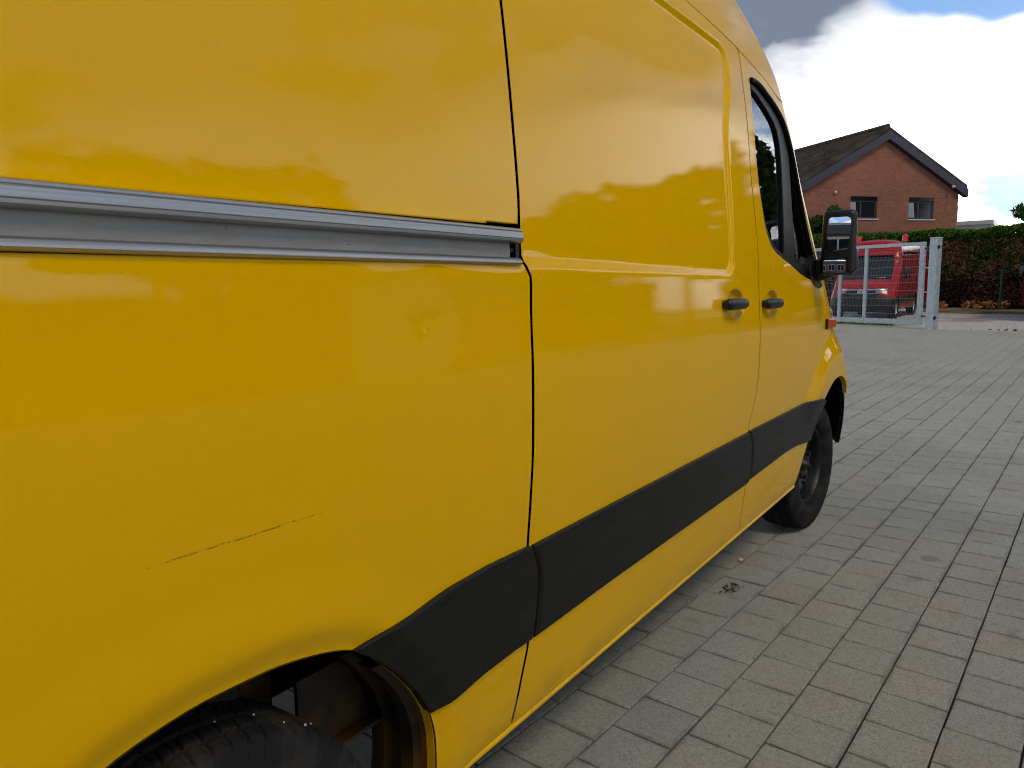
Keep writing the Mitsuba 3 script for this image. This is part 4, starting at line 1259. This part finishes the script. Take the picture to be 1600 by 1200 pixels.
# ---------------------------------------------------------------- red van behind the gate (own axes: x forward, y left, centre plane y = 0)
def red_van(key, label, loc, heading, group=None):
    tw = T().translate(list(loc)) @ rot_z(heading)
    first = not hasattr(red_van, 'store')
    if first:
        S = red_van.store = []
        def add(name, mesh, mat, smooth=False): S.append((name, mikit.ply(mesh, 'mat_' + mat, smooth)))

        def local(m):
            m = m.copy(); m.vertices = m.vertices - [0, VC, 0]; return m

        def both(fn):
            for s in (1, -1):
                m = fn()
                v = m.vertices.copy(); v[:, 1] = v[:, 1] - VC; v[:, 1] *= s
                yield trimesh.Trimesh(v, m.faces if s > 0 else m.faces[:, ::-1], process=False)
        def side_sheet(poly, off=0.0, depth=.02):
            v, f, n = panel_mesh(poly, skin, h=.05, off=off, edge=.004, depth=depth)
            return trimesh.Trimesh(v, f, process=False)
        wn = Polygon(win + win_low)
        body_poly = chain([(XR, .34), (.1, .34)], arch_r, [(1.01, .34), (3.70, .34)], arch_f[1:16], [(3.889, .66), (3.889, 1.33), (3.93, 1.335), (3.86, 1.42), (3.76, 1.5), (3.66, 1.64), (3.6, 1.76), (3.53, 1.9), (3.47, 2.0), (3.40, 2.12), (XR, 2.27)])
        for m in both(lambda: side_sheet(wing_poly)): add('front_wing', m, 'red_paint', 40)
        for m in both(lambda: side_sheet(bump_poly)): add('bumper_corner', m, 'strip_plastic', 40)
        for m in both(lambda: side_sheet(body_poly.difference(wn))): add('side_panel', m, 'red_paint', 40)
        for m in both(lambda: side_sheet(wn.buffer(.0), .012)): add('side_window', m, 'dark_pane', 40)
        for m in both(lambda: side_sheet(Polygon([(3.43, 1.40), (3.47, 1.40), (3.44, 2.0), (3.38, 2.03)]), -.004)): add('window_post', m, 'red_paint', 40)
        for m in both(lambda: side_sheet(chain([(1.01, .55), (3.84, .55), (4.03, .73), (3.7, .76), (.8, .76)]), -.012)): add('side_strip', m, 'strip_plastic', 40)
        add('roof', local(grid(roofP[::2, ::3])), 'red_paint', 50)
        add('bonnet', local(nose(.985, 1.335, .95, 12)), 'red_paint', 50)
        add('windscreen', local(nose(1.35, 2.06, .75, 12)), 'dark_pane', 50)
        for m in both(lambda: side_sheet(chain(np.stack([wfx(zp) + .0, zp], -1), np.stack([X0(zp) + .75 * (XF(zp) - X0(zp)), zp], -1)[::-1]))): add('windscreen_pillar', m, 'red_paint', 40)
        add('grille', local(nose(.78, .982, 1.05, 6)), 'gloss_black', 40)
        add('bumper', local(nose(.28, .778, .45, 10)), 'strip_plastic', 40)
        def strip_nose(z0, z1, a0, a1, off):
            P = []
            for z in np.linspace(z0, z1, 5):
                a = np.linspace(a0, a1, 12)
                t, ins = np.sin(a) ** (2 / NP), 1 - np.cos(a) ** (2 / NP)
                P.append(np.stack([X0(z) + t * (XF(z) - X0(z)) + off, D(z) + (VC - D(z)) * ins, a * 0 + z], -1))
            return grid(np.array(P))
        for m in both(lambda: strip_nose(.875, 1.04, .80, 1.20, .012)): add('headlight', m, 'lamp_glass', 40)
        add('chrome_bar', local(nose(.985, 1.015, .95, 3, .015)), 'chrome', 40)
        add('grille_bar', local(nose(.86, .88, 1.22, 3, .012)), 'chrome', 40)
        # round emblem: ring with the two stacked letters, V over W
        ring = trimesh.creation.annulus(.072, .085, .012)
        def stroke(p, q, w=.011):
            l = LineString([p, q]).buffer(w / 2, cap_style=2); return extrude(l, .012)
        let = [stroke((-.036, .062), (0, -.002 + .012)), stroke((.036, .062), (0, .010)), stroke((-.066, .03), (-.030, -.064)), stroke((-.030, -.064), (0, .0)), stroke((0, .0), (.030, -.064)), stroke((.030, -.064), (.066, .03))]
        emb = cat(ring, *let)
        v = emb.vertices.copy(); emb.vertices = np.stack([XF(.92) + .012 + v[:, 2], v[:, 0], .915 + v[:, 1]], -1)
        back = trimesh.creation.cylinder(.075, .02, sections=32); v = back.vertices.copy(); back.vertices = np.stack([XF(.92) + .004 + v[:, 2], v[:, 0], .915 + v[:, 1]], -1)
        add('emblem', emb, 'chrome'); add('emblem_disc', back, 'gloss_black')
        add('paper', box(4.20, 4.35, .30, .62, 1.372, 1.392), 'bright_white')
        add('roof_lamp', box(3.44, 3.47, -.06, .0, 2.42, 2.46), 'rubber')
        for s in (-1, 1):
            add('beacon', cat(trimesh.creation.cylinder(.10, .16, sections=20).apply_translation([1.9, s * .75, 2.72]), trimesh.creation.icosphere(2, .10).apply_translation([1.9, s * .75, 2.79])), 'orange_beacon', 30)
            hs_ = chull([((3.70, s * 1.09, 1.64), .03), ((3.70, s * 1.21, 1.63), .03), ((3.70, s * 1.10, 1.36), .03), ((3.70, s * 1.21, 1.36), .03), ((3.80, s * 1.12, 1.6), .04), ((3.80, s * 1.18, 1.4), .04)], 10)
            arm_ = chull([((3.75, s * 1.10, 1.40), .03), ((3.75, s * .98, 1.38), .03)], 8)
            add('wing_mirror', man(hs_ + arm_), 'black_plastic', 40)
        add('floor', box(XR, 4.4, -.85, .85, .30, .42), 'void')
        add('cab_inside', box(1.1, 1.2, -.85, .85, .42, 2.2), 'void')
        Pr_ = []
        for z in np.r_[np.linspace(.33, 2.5, 12), 2.6, 2.68]:
            y = np.linspace(float(D(z)), 2 * VC - float(D(z)), 6) - VC
            Pr_.append(np.stack([y * 0 + XR, y, y * 0 + z], -1))
        add('rear_door', grid(np.array(Pr_)), 'red_paint')
        tz = np.array(make_tyre(N=240).vertices); tm = make_tyre(N=240)
        red_van.tyre = mikit.ply(tm, 'mat_tyre', 40)
    for name, d in red_van.store:
        scene[sub(key, name)] = {**d, 'to_world': tw}
    for nm, x, s in (('front_wheel', 4.13, -1), ('front_wheel', 4.13, 1), ('rear_wheel', .5, -1), ('rear_wheel', .5, 1)):
        w = sub(key, nm)
        q = tw @ T().translate([x, s * .84, .35])
        if s > 0: q = q @ rot_z(180)
        scene[w + '__tyre'] = {**red_van.tyre, 'to_world': q}
        scene[w + '__wheel_disc'] = {**_disc, 'to_world': q, 'bsdf': {'type': 'ref', 'id': 'mat_silver_paint'}}
        scene[w + '__rim'] = {**_rim, 'to_world': q, 'bsdf': {'type': 'ref', 'id': 'mat_silver_paint'}}
    tag(key, label, 'van', group)


red_van('red_van', 'red delivery van parked behind the mesh gate, front towards the yard', (31.16, 4.68, -.02), 179.0)
hd2 = math.radians(180 + 2)
red_van('red_van_001', "second red van, only its mirror and flank showing at the picture's right edge", (31.7, -.54, -.02), math.degrees(hd2))

# ---------------------------------------------------------------- the yard beside and behind the camera, mirrored in the van's flank
TREES = [(36, -6.2, 7.4, 5.2, 'round'), (41, -9.5, 11.5, 3.6, 'cone'), (46, -6.5, 9.0, 6.0, 'round'), (27, -9.2, 7.2, 5.0, 'round'), (30, -13.0, 8.2, 5.5, 'round'), (33, -8.5, 9.2, 3.2, 'cone'), (25, -13.6, 5.6, 5.0, 'round'), (23, -17.5, 5.6, 5.0, 'round'), (19.5, -20.6, 9.6, 3.6, 'cone'), (16, -20.5, 8.5, 6.0, 'round'), (12.5, -21, 8.6, 6.0, 'round')]
WORDS = ['leftmost round tree', 'tallest dark conifer', 'distant broad tree', 'low round tree', 'broad leafy tree', 'slim dark conifer', 'small bushy tree', 'leafy tree with a thin crown', 'tall pointed conifer', 'big round tree', 'widest broad tree']
for i, (x, y, h, w, kd) in enumerate(TREES):
    tree('yard_tree' if kd == 'round' else 'yard_conifer', x, y, h, w, kd, f'{WORDS[i]} across the yard, mirrored in the van side', 'trees across the yard', 100 + i, n=5200 if kd == 'round' else 4200, size=.30)
rngy = np.random.default_rng(77)
m, c = hedge('filler_hedge', [(0, -20), (0, 62)], 2.8, 1.2, 11000, .34, rngy, lambda c, rng: np.array([(.022, .042, .012)]) * (.5 + 1.0 * rng.random((len(c), 1))))
v = m.vertices
m.vertices = np.stack([v[:, 1], -26.5 - v[:, 0], v[:, 2]], -1)
YH = 'filler_hedge'  # unseen hedge, added to close off low sky in the van's reflections
part(YH, 'foliage', m, 'leaf', color=c)
part(YH, 'inner_growth', box(-20, 62, -27.6, -26.9, -.1, 2.6), 'bark')
tag(YH, 'long dark clipped hedge added across the yard to fill the low sky mirrored in the van side', 'hedge')
# barrel-roofed hall across the yard
HALL = 'barrel_roofed_hall'
aa = np.linspace(0, np.pi, 24)
dome = Polygon([(-4.6, 0)] + [(-4.6 * math.cos(t), 2.0 + 1.55 * math.sin(t)) for t in aa] + [(4.6, 0)])
m = extrude(dome, 12); v = m.vertices
hx_ = np.array([19.0, -17.0]); hd_ = np.array([.80, .60]); hb = np.array([.60, -.80])
m.vertices = np.stack([hx_[0] + hd_[0] * v[:, 0] + hb[0] * v[:, 2], hx_[1] + hd_[1] * v[:, 0] + hb[1] * v[:, 2], v[:, 1]], -1)
part(HALL, 'shell', m, 'grey_fascia', 30)
dr_ = box(-1.6, 1.6, 0, 2.6, -.06, -.003); v = dr_.vertices.copy()
dr_.vertices = np.stack([hx_[0] + hd_[0] * v[:, 0] + hb[0] * v[:, 2], hx_[1] + hd_[1] * v[:, 0] + hb[1] * v[:, 2], v[:, 1]], -1)
part(HALL, 'door', dr_, 'pale_render')
tag(HALL, 'dark barrel-roofed hall across the yard, mirrored low in the sliding door', 'hall')
# house behind the camera with white window frames, mirrored in the wing mirror
BH = 'rear_house'
part(BH, 'wall', box(-13.5, -9.0, -16, 3.5, 0, 2.9), 'brick')
part(BH, 'fascia', box(-13.7, -8.7, -16.2, 3.7, 2.902, 3.75), 'grey_fascia')
part(BH, 'roof_edge', box(-13.75, -8.65, -16.25, 3.75, 3.752, 3.95), 'pale_render')
for i in range(6):
    y0 = -15.2 + i * 3.1
    w = sub(BH, 'window')
    put(w + '__frame', cat(box(-8.998, -8.93, y0, y0 + 2.4, 2.45, 2.68), box(-8.998, -8.93, y0, y0 + .16, .3, 2.448), box(-8.998, -8.93, y0 + 2.24, y0 + 2.4, .3, 2.448), box(-8.998, -8.93, y0 + 1.12, y0 + 1.28, .3, 2.448), box(-8.998, -8.93, y0 + .162, y0 + 2.238, .3, .45)), 'bright_white')
    put(w + '__pane', box(-8.998, -8.96, y0 + .17, y0 + 2.23, .46, 2.44), 'dark_pane')
tag(BH, 'low house behind the photographer with white window frames, mirrored in the wing mirror', 'house')
